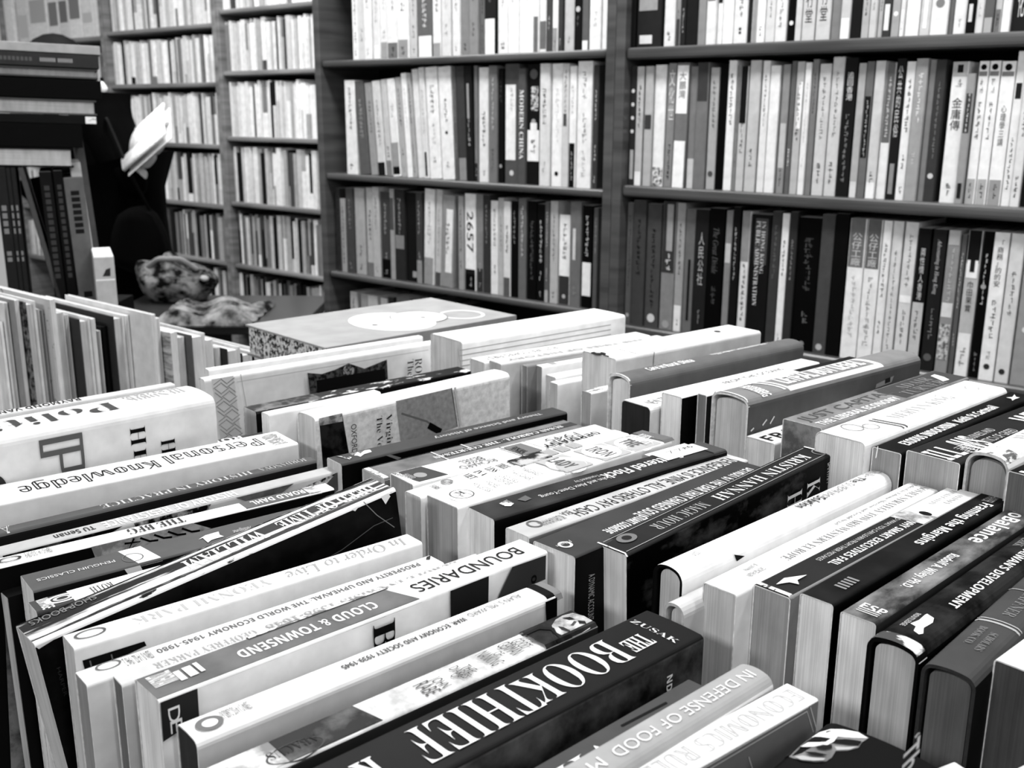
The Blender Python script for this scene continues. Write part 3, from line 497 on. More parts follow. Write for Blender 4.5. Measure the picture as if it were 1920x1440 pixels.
# ================= back row =================
b = Book('paperback_book', 'very thick white paperback with a layered cover at the left of the back row', (807, 625), (852, 645), (1110, 578), .21, T=.052, spine=.97, side=.95, pages=.6, bulge=.0005, r=.003, group=G3)
for k in range(4): b.line([(862, 657 + 10 * k), (1145, 609 + 9 * k)], .0008, .6, 'cover_step', 'c')
b.line([(858, 655), (866, 700)], .0008, .6, 'cover_step', 'c')
b = Book('paperback_book', 'slim white paperback with grey narrow capitals beside the very thick white one', (881, 671), (915, 680), (1190, 622), .222, T=.024, spine=.93, pages=.55, group=G3)
b.txt('FUTURE COMES FIRST', (902, 671), (1030, 648), .3, .7, v=.45)
b = Book('paperback_book', 'pale grey paperback with hazy lettering, third in the back row', (917, 675), (950, 682), (1230, 628), .22, T=.02, spine=.78, pages=.5, group=G3)
b.txt('THE TIMES OF HISTORY', (950, 675), (1190, 632), .35, .65, v=.55)
b = Book('paperback_book', 'narrow dark page end standing just right of the torn cream paperback', (978, 683), (1000, 685), (1180, 650), .222, T=.009, spine=.5, pages=.4, group=G3)
b = Book('paperback_book', 'pale slim paperback with a grey label behind the thick tape-marked book', (1001, 683), (1023, 687), (1190, 652), .2225, T=.0125, spine=.95, pages=.42, group=G3)
b.band((1025, 681), (1036, 679), .2, .9, .6, 'spine_label')
b = Book('paperback_book', 'low white paperback with a small notch behind the tape-marked thick book', (1023, 702), (1052, 708), (1200, 670), .227, T=.0145, spine=.9, pages=.55, group=G3)
b = Book('paperback_book', 'low white paperback with a speckled page end, nearest below the tape-marked thick book', (1030, 715), (1055, 722), (1200, 685), .227, T=.012, spine=.93, pages=.55, group=G3)
b = Book('paperback_book', 'thick pale grey paperback with a small dark bird mark and worn tape across its spine', (1092, 657), (1135, 678), (1362, 608), .198, T=.042, spine=.88, side=.8, pages=.62, r=.003, group=G3)
b.ell((1122, 663), .006, .17, .12, 'bird_emblem').ell((1121, 661), .0024, .07, .75, 'bird_emblem').poly([(1126, 664), (1142, 668), (1136, 671), (1128, 668)], .15, 'bird_emblem').band((1160, 655), (1232, 640), .3, 1, worn(.84, .98, .45, 160), 'tape_mark').line([(1226, 660), (1224, 688)], .0006, .15, 'crease', 'c').ell((1345, 622), .003, .08, .3, 'publisher_mark')
b = Book('paperback_book', 'torn paperback end with ragged white paper, between the tape-marked and the dark jacketed book', (1090, 731), (1130, 740), (1250, 700), .2165, T=.0125, LA=.12, spine=worn(.5, .95, .45, 200), side=.75, pages=.45, group=G3)
b = Book('hardcover_book', 'slate jacketed hardcover with small white lettering and a pale jacket rim', (1140, 703), (1170, 717), (1465, 637), .204, T=.0255, spine=.4, side=.36, pages=.62, bulge=0.0028, r=.004, hard=True, sunk=0.0024, rim=0.85, group=G3)
b.txt('Care in Rural China', (1185, 692), (1282, 678), .4, .72, 'x+', .95, 'b').txt('Peggy Simpson, Carol Ann Miller Chen', (1320, 668), (1425, 648), .3, .55, 'x+', .9, 'b', 'author_name').ell((1433, 647), .004, .12, .6, ring=.4).rect(-b.L / 2, -b.L / 2 + .0015, 0, 1, .9, 'jacket_rim')
b = Book('paperback_book', 'hollow white paperback whose page block is dark, right of the slate jacketed hardcover', (1165, 748), (1212, 767), (1487, 675), .211, T=.031, spine=.96, side=.9, pages=.13, r=.004, group=G3)
b.txt('NEW TEXTS', (1200, 752), (1245, 738), .5, .85, 'x+', .45).txt('V A F R O N T I N E', (1330, 714), (1445, 690), .4, .55, 'x+', .4)
b = Book('paperback_book', 'white-paged paperback with a split page block behind the grey pictorial hardcover', (1241, 735), (1287, 743), (1500, 672), .2, T=.0195, spine=.95, side=.05, pages=.8, group=G3)
b.txt('FROM THE OCEANS', (1335, 713), (1450, 688), .5, .8, 'x+', .4)
b = Book('paperback_book', 'thin grey and black paperback jammed behind the grey pictorial hardcover', (1308, 737), (1327, 741), (1590, 668), .198, T=.0088, spine=.92, side=.1, pages=.35, group=G3)
b.band((1490, 695), (1640, 655), 0, 1, .12, 'spine_band')
b = Book('hardcover_book', 'grey jacketed hardcover with a white framed title panel, largest in the back row', (1335, 735), (1390, 753), (1660, 656), .196, T=.0335, spine=.5, side=.33, pages=.55, bulge=0.0022, r=.005, hard=True, sunk=0.0027, rim=0.85, group=G3)
b.band((1447, 726), (1608, 678), .2, .95, .95, 'title_panel', .006).band((1452, 725), (1602, 680), .24, .82, .5, 'title_panel', .006).txt('LETHAL BUT LEGAL', (1464, 722), (1597, 682), .28, .76, 'x+', .97, 'b').band((1425, 728), (1429, 727), .05, .9, .95, 'jacket_stripe', .01).poly([(1393, 726), (1400, 720), (1412, 727)], .93, 'warning_triangle').txt('FREUDENBERG', (1420, 742), (1436, 737), .3, .95, 'y-', .95, 'b', 'author_name').poly([(1642, 720), (1675, 704), (1670, 717), (1640, 728)], .55, 'cover_label', 'c').line([(1658, 715), (1668, 711)], .004, .15, 'bar_code', 'c')
b.rect(-b.L / 2, -b.L / 2 + .0015, 0, 1, .9, 'jacket_rim')
for p, q in (((1406, 808), (1412, 802)), ((1428, 797), (1436, 786)), ((1442, 794), (1450, 780))): b.line([p, q], .0012, .85, 'cover_lettering', 'c')
b = Book('paperback_book', 'low white paperback with heavy black letters tucked under the mottled grey spine', (1398, 817), (1442, 837), (1600, 752), .22, T=.0245, spine=.96, pages=.6, group=G3)
b.txt('FRAME', (1420, 820), (1520, 790), .35, .8, 'x+', .15, 'b')
b = Book('paperback_book', 'mottled grey paperback with outlined capitals and a dark head band', (1468, 784), (1528, 810), (1748, 695), .2, T=.0305, spine=card(.5, mott=.15), pages=blotch(.34, .52, 60), group=G3)
b.band((1648, 735), (1800, 690), mat=.27, name='author_band').txt('JUST CAPITAL', (1500, 788), (1665, 735), .2, .62, 'x+', .32, 'r', name='title').txt('THE LIBERAL ECONOMY', (1532, 795), (1690, 748), .68, .92, 'x+', .93, 'b', 'subtitle').txt('ADAIR', (1680, 728), (1740, 710), .2, .5, 'x+', .5, 'st', 'author_name').txt('TURNER', (1690, 738), (1765, 715), .58, .9, 'x+', .5, 'st', 'author_name').poly([(1745, 706), (1752, 703), (1770, 708), (1780, 713), (1768, 716), (1757, 711)], .95, 'bird_emblem')
b = Book('paperback_book', 'thick bright white paperback with grey serif capitals and curling line ornaments', (1530, 807), (1617, 833), (1803, 712), .199, T=.0355, spine=.98, side=.95, pages=.7, r=.004, group=G3)
b.txt('MERVYN KING', (1655, 780), (1775, 742), .36, .64, 'x+', .62, 'st', 'author_name').ell((1598, 802), .007, .22, .55, 'curl_ornament', .12).ell((1633, 800), .006, .16, .55, 'curl_ornament', .14).band((1640, 792), (1642, 791), .3, 1, .4, 'printed_line', .006).band((1648, 790), (1650, 789), .3, 1, .35, 'printed_line', .006).txt('THE END OF', (1770, 748), (1812, 736), .4, .52, 'x+', .82, 'st').txt('ALCHEMY', (1772, 752), (1820, 738), .58, .7, 'x+', .82, 'st').ell((1822, 728), .005, .16, .7, 'curl_ornament', .2).ell((1735, 742), .008, .2, .6, 'curl_ornament', .08)
b = Book('paperback_book', 'black paperback with bold white title and author, beside the thick bright white book', (1636, 837), (1690, 850), (1892, 734), .2025, T=.0195, spine=card(.08, mott=.5), pages=.42, group=G3)
b.txt('EXODUS INDOCHINA', (1690, 832), (1782, 793), .35, .75, 'x+', .96, 'b').txt('Keith St Cartmail', (1788, 790), (1862, 762), .35, .75, 'x+', .93, 'b', 'author_name').poly([(1886, 746), (1898, 745), (1902, 740), (1905, 745), (1912, 746), (1903, 749), (1898, 752), (1896, 748)], .85, 'star_emblem').line([(1646, 838), (1642, 860)], .0006, .7, 'page_gap')
b = Book('paperback_book', 'thick charcoal paperback with blocky white stacked capitals at the right edge', (1700, 843), (1785, 875), (1920, 760), .2, T=.0345, LA=.235, spine=.16, side=.08, pages=.45, group=G3)
b.txt('ILL', (1738, 856), (1778, 840), .25, .82, 'x+', .95, 'b').txt('FARES', (1775, 838), (1800, 829), .5, .85, 'y-', .7, 'b').txt('/WS', (1790, 836), (1820, 822), .2, .9, 'x+', .95, 'b').txt('BUSINESS AND', (1818, 824), (1862, 806), .3, .48, 'x+', .7).txt('POLITICS OF GREED', (1824, 832), (1890, 804), .58, .78, 'x+', .7).txt('WILL', (1892, 786), (1945, 762), .25, .8, 'x+', .95, 'b')
b = Book('hardcover_book', 'pale jacketed hardcover with a crumpled torn jacket rim at the right edge', (1812, 850), (1887, 873), (1920, 800), .194, T=.0255, LA=.22, spine=.95, side=.9, pages=.42, bulge=0.0028, r=.006, hard=True, sunk=0.0030, back=.5, rim=0.75, group=G3)
b.rect(-b.L / 2, -b.L / 2 + .018, 0, 1, worn(.4, .9, .45, 90), 'torn_rim').rect(-b.L / 2 + .0, -b.L / 2 + .004, 0, 1, worn(.5, .95, .4, 200), 'torn_rim').txt('WILL', (1885, 826), (1925, 806), .3, .6, 'x+', .75, 'st')
b = Book('paperback_book', 'dark paperback with white capitals cut off by the right edge, lowest of the back row', (1890, 882), (1960, 900), (1960, 850), .196, T=.026, LA=.2, spine=.08, pages=.28, group=G3)
b.txt('MAR', (1905, 884), (1960, 862), .2, .7, 'x+', .9, 'b')

# ---------- flat pile at the far left end of the table ----------
s0, t0 = .577, -1.069
def flat_book(name, label, z0, th, ds, dt, L, W, cover, pg, top=None):
    o = AX * (s0 + ds) + TX * (t0 + dt) + Vector((0, 0, CAMZ - z0))
    r = tag(empty(name, frame(o, AX)), label, 'book', 'books lying flat in the pile at the far end of the table')
    box('front_board', (0, L, -W, 0, th - .002, th), top or card(cover), r, None); box('back_board', (0, L, -W, 0, 0, .002), card(cover), r)
    box('spine', (.001, L - .001, -W - .002, -W, 0, th), card(cover), r)
    box('pages', (.002, L - .002, -W, -.003, .002, th - .002), pg, r); return r
flat_book('hardcover_book', 'lowest flat book of the pile at the far end of the table', .365, .04, .01, .0, .22, .15, .15, paper(.6, 'z'))
flat_book('hardcover_book', 'black-spined flat book, second from the bottom of the pile', .325, .03, -.002, .01, .24, .15, .06, paper(.55, 'z'))
flat_book('paperback_book', 'white-paged flat book directly under the marbled-edge album', .295, .022, .002, .012, .25, .152, .93, paper(.93, 'z'))
r = flat_book('album_book', 'large grey album with white circles on its cover and marbled page edges, lying flat', .273, .036, 0, 0, .272, .165, .5, blotch(.12, .85, 260, .44, .54), card(.62, mott=.06, sc=30))
def disc(px, rx, ry, v, name, e, ring=0):
    q = frame(AX * s0 + TX * t0 + Vector((0, 0, CAMZ - .273)), AX).inverted() @ at(px[0], px[1], .237); n = 36
    vs = []
    for k in range(n):
        for g in ((1, 1 - ring) if ring else (1,)): vs.append((q.x + rx * g * math.cos(k * 2 * math.pi / n), q.y + ry * g * math.sin(k * 2 * math.pi / n), .036 + e))
    f = [(2 * k, 2 * ((k + 1) % n), 2 * ((k + 1) % n) + 1, 2 * k + 1) for k in range(n)] if ring else [tuple(range(n))]
    obj(name, new_mesh(name, vs, f, [ink(v)]), r)
disc((735, 603), .047, .058, .97, 'cover_circle', .0003); disc((785, 595), .033, .036, .97, 'cover_circle', .0005); disc((785, 595), .034, .037, .5, 'circle_outline', .0007, .05); disc((866, 590), .027, .029, .93, 'circle_outline', .0003, .14)
disc((703, 610), .0035, .004, .5, 'circle_dot', .0008); disc((793, 596), .0035, .004, .5, 'circle_dot', .0008)
# ================= open-topped books on the lower table at the left =================
G4 = 'picture books standing end-on on the low left table'
LT = .47                                             # low table top below the eye
MN = frame((0, 0, 0), UX)
LEFT = [  # x0, x1, y of the end face, page tone, cover tone, label
 (-16, 5, 606, .95, .95, 'white block-like book cut by the left edge, nearest of the end-on row'),
 (5, 14, 568, .82, .85, 'slim pale book second from the left edge in the end-on row'),
 (24, 35, 563, .93, .55, 'slim white-ended book with a grey cover near the left edge'),
 (45, 66, 567, .85, .3, 'book with a speckled dark cover and a broad cream page end'),
 (67, 73, 580, .72, .5, 'very thin tan book behind the speckled one'),
 (74, 80, 582, .6, .45, 'very thin grey book behind the thin tan one'),
 (90, 103, 562, .95, .66, 'white-ended book with small dark drawings on its cover'),
 (103, 119, 587, .8, .78, 'smooth pale page end beside the white-ended drawn book'),
 (121, 128, 590, .85, .8, 'narrow cream page end left of a dark cover'),
 (146, 168, 599, .85, .22, 'dark-covered book with a broad striped cream page end'),
 (169, 178, 598, .95, .8, 'white board end just right of the broad striped page end'),
 (180, 188, 621, .65, .3, 'short thin grey book in the dark gap of the end-on row'),
 (189, 200, 613, .1, .05, 'black thin book standing in the dark gap of the end-on row'),
 (210, 232, 594, .86, .2, 'tall dark-lined book with the second broad striped page end'),
 (233, 241, 592, .95, .9, 'tall white board closing the second broad striped page end'),
 (283, 291, 590, .95, .86, 'book showing a smooth light grey cover, tallest right of the middle'),
 (291, 299, 597, .9, .9, 'narrow white double page end right of the smooth grey cover'),
 (316, 332, 624, .95, .6, 'white-ended book with a wood-grain picture cover'),
 (333, 345, 633, .85, .8, 'small pale page end next to the wood-grain cover'),
 (357, 384, 629, .95, .35, 'wide white page end right of a dark gap'),
 (385, 399, 638, .93, .9, 'white page end with a rounded corner, right of the wide white one'),
 (402, 412, 652, .85, .7, 'small grey-white page end low in the end-on row'),
 (424, 450, 655, .95, .2, 'white curved page end with a dark curved cover'),
 (452, 472, 663, .93, .08, 'white page end edged by a thin black cover'),
 (474, 496, 661, .85, .05, 'last end-on book with a thick black cover edge'),
]
n_run = .53
for k, (x0, x1, y, pv, cv, lab) in enumerate(LEFT):
    n1 = NX.dot(at(x0, y, 1.0) - EYE)
    h = n_run / n1; h = max(.2, min(.36, h)); n_at = n1 * h
    P = at(x0, y, h); dep = (P - EYE).y
    q = wall_u
    # width of the end face from its right edge, on the plane u = const
    P1 = on_plane(x1, y, P, UX); th = max(.004, NX.dot(P1 - P))
    n_run = n_at + th + .0015
    H = LT - h; L = .22
    M = frame(P + NX * (th / 2) - Vector((0, 0, H)), UX)
    r = tag(empty('picture_book', M), lab, 'book', G4)
    e = min(.0022, th * .25); t2 = th / 2
    cm = card(cv) if k not in (3, 17, 6) else (blotch(.1, .45, 120) if k == 3 else blotch(.45, .72, 30, .4, .6, (1, 1, 6)) if k == 17 else blotch(.2, .72, 60, .36, .42))
    box('front_cover', (-L, 0, -t2, -t2 + e, 0, H), cm, r, None, .0004)
    box('back_cover', (-L, 0, t2 - e, t2, 0, H), card(max(cv, .85) if pv > .5 else cv), r, None, .0004)
    box('pages', (-L + .002, -.003 if th > .012 else -.0005, -t2 + e, t2 - e, .002, H - (.004 if th > .012 else .0008)), paper(pv), r)
    box('spine', (-L, 0, -t2 + e, t2 - e, 0, .002), card(cv), r)
# tall white picture book standing behind the left end of the row
h = .245; P = at(78, 544, h)
M = frame(P - Vector((0, 0, LT - h)) + NX * .075, UX)

# ================= dark pile and upright books beyond =================
G5 = 'books piled flat at the upper left'
Y5 = 1.75
def lv(px, py): return on_plane(px, py, Vector((-.62, Y5 + .1, CAMZ)), Vector((-math.sin(math.radians(23)), math.cos(math.radians(23)), 0)))
PILE = [ # y top, y bottom at x=0, right end x, cover, page tone or None, label
 (75, 92, 188, .68, None, 'light grey book on top of the flat pile at the upper left'),
 (93, 118, 186, .22, None, 'dark book with a faint lettered spine, second in the flat pile'),
 (119, 138, 184, .3, .62, 'book showing a pale page edge, third from the top of the flat pile'),
 (140, 176, 191, .05, None, 'thick black book in the middle of the flat pile'),
 (177, 206, 182, .35, .75, 'book with a broad pale page edge below the thick black one'),
 (207, 223, 181, .1, None, 'thin black book with one white worn corner in the flat pile'),
 (224, 268, 156, .05, None, 'thickest black book near the foot of the flat pile'),
 (269, 306, 139, .12, .8, 'lowest book of the flat pile, showing a bright page edge'),
]
tilt = .03
YW = math.radians(23); XV = Vector((math.cos(YW), math.sin(YW), 0))
for (ya, yb, xr, cv, pv, lab) in PILE:
    a, c = lv(xr, ya + xr * .06), lv(xr, yb + xr * .06)
    th = a.z - c.z - .0006; L = .27; W = .19
    M = frame(c, (XV.x, XV.y, -tilt))
    r = tag(empty('hardcover_book' if pv else 'paperback_book', M), lab, 'book', G5)
    box('top_board', (-L, 0, 0, W, th - .0028, th), card(cv), r, None, .0006); box('bottom_board', (-L, 0, 0, W, 0, .0028), card(cv), r, None, .0006)
    if pv: box('pages', (-L + .003, -.004, .004, W - .003, .0028, th - .0028), paper(pv, 'z'), r); box('spine', (-L, 0, W, W + .003, 0, th), card(cv), r)
    else: box('spine', (-L, 0, -.003, 0, 0, th), card(cv), r, None, .001); box('pages', (-L + .003, -.004, 0, W - .003, .0028, th - .0028), paper(.6, 'z'), r)
    if cv == .22:
        for x0, x1, v in ((-.15, -.1, .35), (-.09, -.066, .6), (-.063, -.04, .6)):
            w = (x1 - x0) / 8
            vs, fs = [], []
            for g in range(8):
                for q in ((0, 0), (.7, 0), (.7, 1), (0, 1)): vs.append((x0 + (g + q[0]) * w, -.0034, th * (.35 + .3 * q[1])))
                fs.append((4 * g, 4 * g + 1, 4 * g + 2, 4 * g + 3))
            obj('title', new_mesh('title', vs, fs, [ink(v)]), r)
    if cv == .1: box('worn_corner', (-.017, -.0002, -.0034, .002, th * .1, th * .95), worn(.6, .97, .4, 80), r)
G6 = 'books standing upright under the flat pile at the left'
BZ = CAMZ - .345
UP = [ # left x, right x at the top, y top, lean, spine tone, label
 (-12, 9, 312, 0, .16, 'dark upright book with pale marks at the left edge under the flat pile'),
 (10, 18, 312, 0, .16, 'second dark upright book with pale marks under the flat pile'),
 (19, 28, 312, 0, .16, 'third dark upright book with pale marks under the flat pile'),
 (33, 43, 312, -.17, .3, 'slanting grey slim book among dark uprights under the flat pile'),
 (72, 95, 320, -.02, .1, 'black upright book with faint spine lettering under the flat pile'),
 (98, 116, 318, -.02, .08, 'black upright book left of the grey one with dark characters'),
 (118, 155, 331, -.03, .38, 'grey upright book with dark characters at the foot of the flat pile'),
]
for (xa, xb, y, lean, cv, lab) in UP:
    a, c = lv(xa, y), lv(xb, y); T = (c - a).length; H = a.z - BZ
    base = (a + c) / 2 - Vector((0, 0, H)) - XV * (lean * H)
    M = frame(base, XV, (0, 0, 1)) @ Matrix.Rotation(lean, 4, 'Y')
    r = tag(empty('paperback_book', M), lab, 'book', G6)
    box('cover', (-T / 2, T / 2, 0, .15, 0, H / math.cos(lean) - .002), card(cv), r, None, .0012); 
    if T > .012: box('pages', (-T / 2 + .001, T / 2 - .001, .003, .149, H / math.cos(lean) - .002, H / math.cos(lean) - .0015), paper(.5, 'x'), r)
    marks = [(.25, .45), (.55, .63), (.85, .9)] if xa < 30 else [(.1, .75)] if cv < .2 else [(.1, .42), (.83, .95)] if cv > .35 else []
    for z0, z1 in marks:
        n = max(2, int((z1 - z0) * 22)); vs, fs = [], []
        for g in range(n):
            z = H * (1 - z0 - (z1 - z0) * g / n); d = H * (z1 - z0) / n * .7
            o = len(vs); vs += [(-T * .22, -.0004, z), (T * .22, -.0004, z), (T * .22, -.0004, z - d), (-T * .22, -.0004, z - d)]; fs.append((o, o + 1, o + 2, o + 3))
        obj('title', new_mesh('title', vs, fs, [ink(.12 if cv > .35 else .5 if xa < 30 else .24)]), r)
for (xa, xb, yt, dep, cv, lab) in ((146, 165, 305, 1.82, .72, 'pale upright book behind the grey one with dark characters'), (150, 167, 222, 1.95, .33, 'grey upright slab showing behind the foot of the flat pile')):
    a, c = at_depth(xa, yt, dep), at_depth(xb, yt, dep); T = (c - a).length; H = a.z - BZ
    r = tag(empty('paperback_book', frame((a + c) / 2 - Vector((0, 0, H)), XV)  @ Matrix.Rotation(-.05, 4, 'Y')), lab, 'book', G6)
    box('cover', (-T / 2, T / 2, 0, .14, 0, H), card(cv), r, None, .001); box('pages', (-T / 2 + .001, T / 2 - .001, .002, .139, H, H + .0006), paper(.85, 'x'), r)
a, c = at_depth(176, 482, 1.7), at_depth(212, 482, 1.7); T = (c - a).length; H = a.z - (CAMZ - .345)
r = tag(empty('paperback_book', frame((a + c) / 2 - Vector((0, 0, H)), XV)), 'short pale book with a small dark spine emblem, in front of the person in black', 'book', G6)
box('cover', (-T / 2, T / 2, 0, .13, 0, H), card(.74), r, None, .0012); box('pages', (-T / 2 + .001, T / 2 - .001, .002, .129, H, H + .0006), paper(.95, 'x'), r)
vs = [(-.004, -.0004, H * .72), (.008, -.0004, H * .72), (.009, -.0004, H * .84), (.002, -.0004, H * .82)]
obj('spine_emblem', new_mesh('spine_emblem', vs, [(0, 1, 2, 3)], [ink(.2)]), r)
obj('label_line', new_mesh('label_line', [(-T / 2 + .001, -.0003, H * .655), (T / 2 - .001, -.0003, H * .655), (T / 2 - .001, -.0003, H * .68), (-T / 2 + .001, -.0003, H * .68)], [(0, 1, 2, 3)], [ink(.95)]), r)
# ================= the long bookcases =================
DW = 1.7244
WD = .17
WOOD = wood(.31)
def wp(u, n, z): return UX * u + NX * n + Vector((0, 0, CAMZ + z))
def bookcase(label, u0, u1, zs, Dn, top, side=(1, 1), pt=.022, st=.02, mat=None, posts=(), depth=.2):
    mat = mat or WOOD
    r = tag(empty('bookcase', frame(wp(u0, Dn, -CAMZ), UX)), label, 'bookcase', 'dark wooden bookcases along the wall')
    W = u1 - u0; HH = CAMZ + top
    for k, x in enumerate((0, W - pt)):
        if side[k]: box('side_panel', (x, x + pt, -.004, depth, 0, HH), mat, r, None, .003)
    box('back_panel', (.001, W - .001, depth - .008, depth, .05, HH), card(.12), r)
    for z in zs:
        box('shelf', (pt if side[0] else 0, W - pt if side[1] else W, 0, depth - .008, CAMZ + z - st, CAMZ + z), mat, r, None, .0075)
    box('plinth', (pt, W - pt, .02, .04, 0, .07), mat, r)
    return r
ZM = [.3866, .1213, -.1482, -.3961, -.645, -.9, -1.15]
ZR = [.38, .1216, -.1364, -.4152, -.69, -.95, -1.2]
ue = wall_u(595, .0, DW); um = wall_u(1152, .0, DW); ux = wall_u(2150, 0, DW)
bookcase('dark bookcase in the middle of the wall, four rows of books in view', ue, um, ZM, DW, .68, st=.016)
bookcase('dark bookcase filling the right side of the wall, nearest the camera', um + .0005, ux, ZR, DW, .68, st=.022)
GLY = ('MODERN CHINA',)
ORD = lambda n: {1: 'first', 2: 'second', 3: 'third', 4: 'fourth', 5: 'fifth', 6: 'sixth', 7: 'seventh', 8: 'eighth', 9: 'ninth', 10: 'tenth'}.get(n, '%d%s' % (n, 'th' if 10 < n % 100 < 14 else {1: 'st', 2: 'nd', 3: 'rd'}.get(n % 10, 'th')))
def tone(v): return 'black' if v < .12 else 'dark' if v < .3 else 'mid-grey' if v < .58 else 'light grey' if v < .8 else 'white'
def shelf_book(x0, x1, v, z, H, Dn, lean, marks, label, group, bv=None):
    u0, u1 = wall_u(x0, z, Dn + .014), wall_u(x1, z, Dn + .014)
    T = (u1 - u0) * .965; dp = R.uniform(.11, .135); set_back = R.uniform(.0, .006) + .014
    M = frame(wp((u0 + u1) / 2, Dn + set_back, z), UX)
    if lean: M = M @ Matrix.Translation((T / 2 if lean > 0 else -T / 2, 0, 0)) @ Matrix.Rotation(lean, 4, 'Y') @ Matrix.Translation((-T / 2 if lean > 0 else T / 2, 0, 0))
    T2 = T / 2; r = min(.0014, T * .2)
    # spine towards the aisle (local -Y), rounded long edges; page block on top and behind
    pr = [(-T2, dp), (-T2, r), (-T2 + r * .3, r * .3), (-T2 + r, 0), (T2 - r, 0), (T2 - r * .3, r * .3), (T2, r), (T2, dp)]
    m = len(pr); vs = [(x, y, 0) for x, y in pr] + [(x, y, H) for x, y in pr]
    fs = [(k, k + 1, m + k + 1, m + k) for k in range(m - 1)] + [tuple(range(m - 1, -1, -1)), tuple(range(m, 2 * m)), (m - 1, 0, m, 2 * m - 1)]
    o = obj('paperback_book', new_mesh('cover', vs, fs, [card(v), paper(.7, 'x')], [0] * (m - 1) + [1, 1, 1]), None, M)
    tag(o, label, 'book', group)
    k = 0
    for mk in marks:
        kind, za, zb = mk[0], mk[1] * H, mk[2] * H; k += 1; e = -.0002 - .0001 * k
        if kind == 'b':
            xs = (mk[4], mk[5]) if len(mk) > 4 else (-1, 1)
            w = T2 - r * .9
            obj('spine_band', new_mesh('spine_band', [(w * xs[0], e, za), (w * xs[1], e, za), (w * xs[1], e, zb), (w * xs[0], e, zb)], [(0, 1, 2, 3)], [mk[3] if not isinstance(mk[3], (int, float)) else card(mk[3])]), o)
        elif kind == 'm':                                # small stroke marks too blurred to read
            n = max(2, int((zb - za) / max(.005, min(.0095, T * .6)))); V, Q = [], []; w = T * R.uniform(.15, .23)
            for g in range(n):
                zt = zb - (zb - za) * g / n; d = (zb - za) / n * .78
                for s in range(3):
                    if R.random() < .8:
                        a, c = sorted((R.uniform(-w, w * .4), R.uniform(-w * .2, w))); zz = zt - d * (s + .1) / 3; q = len(V)
                        V += [(a, e, zz), (c, e, zz), (c, e, zz - d * .16), (a, e, zz - d * .16)]; Q.append((q, q + 1, q + 2, q + 3))
                xx = R.uniform(-w * .6, w * .6); q = len(V)
                V += [(xx - w * .12, e, zt), (xx + w * .12, e, zt), (xx + w * .12, e, zt - d), (xx - w * .12, e, zt - d)]; Q.append((q, q + 1, q + 2, q + 3))
            obj('title', new_mesh('title', V, Q, [ink(mk[3])]), o)
        elif kind == 'd':
            V, Q = [], []
            n = mk[4]
            for g in range(n):
                q = len(V); zz = za + (zb - za) * (g + .5) / n; rr = min(T * .3, (zb - za) / n * .4)
                V += [(rr * math.cos(j * math.pi / 6), e, zz + rr * math.sin(j * math.pi / 6)) for j in range(12)]; Q.append(tuple(range(q, q + 12)))
            obj('spine_dots', new_mesh('spine_dots', V, Q, [ink(mk[3])]), o)
        elif kind == 't':                                # stacked characters
            w = T * (mk[5] if len(mk) > 5 else .3)
            letter('title', o, '|' + mk[4], 'r', (lambda w, za, zb, e: lambda a, b, asp: ((a * 2 - 1) * w, e, za + b * (zb - za)))(w, za, zb, e), ink(mk[3]))
        elif kind == 'r':                                # line of latin letters reading downwards
            w = T * (mk[5] if len(mk) > 5 else .25); f = mk[6] if len(mk) > 6 else 'st'; xo = T * (mk[7] if len(mk) > 7 else 0)
            letter('title', o, mk[4], f, (lambda w, za, zb, e, xo: lambda a, b, asp: ((b * 2 - 1) * w + xo, e, zb - a * (zb - za)))(w, za, zb, e, xo), ink(mk[3]))
    return o
P_ = 'p'
def auto(v):
    c = R.random(); t = (R.uniform(.08, .35) if v > .5 else R.uniform(.6, .95)) if R.random() < .8 else max(.05, min(.95, v + (.25 if v < .5 else -.25)))
    out = []
    if c < .75: out.append(('m', R.uniform(.38, .55), R.uniform(.8, .93), t))
    if R.random() < .45: out.append(('m', R.uniform(.18, .22), R.uniform(.28, .36), t))
    if R.random() < .4: out.append(('m', .04, R.uniform(.09, .13), t))
    if R.random() < .22: out.insert(0, ('b', 0, R.uniform(.1, .3), max(.05, min(.97, v + R.choice((-.3, .3))))))
    return out
def row(items, z, H, Dn, case, shelf, lean=0, dh=.006):
    n = 0
    for it in items:
        n += 1
        x0, x1, v = it[:3]; mk = it[3] if len(it) > 3 and it[3] is not None else auto(v); l = it[4] if len(it) > 4 else lean; hh = it[5] if len(it) > 5 else H + R.uniform(-dh, dh)
        w = 'slim ' if x1 - x0 < 12 else 'thick ' if x1 - x0 > 24 else ''
        lab = '%s %spaperback, %s from the left on the %s shelf of the %s bookcase' % (tone(v), w, ORD(n), shelf, case)
        shelf_book(x0, x1, v, z, hh, Dn, l, mk, lab, 'books on the %s shelf of the %s bookcase' % (shelf, case))
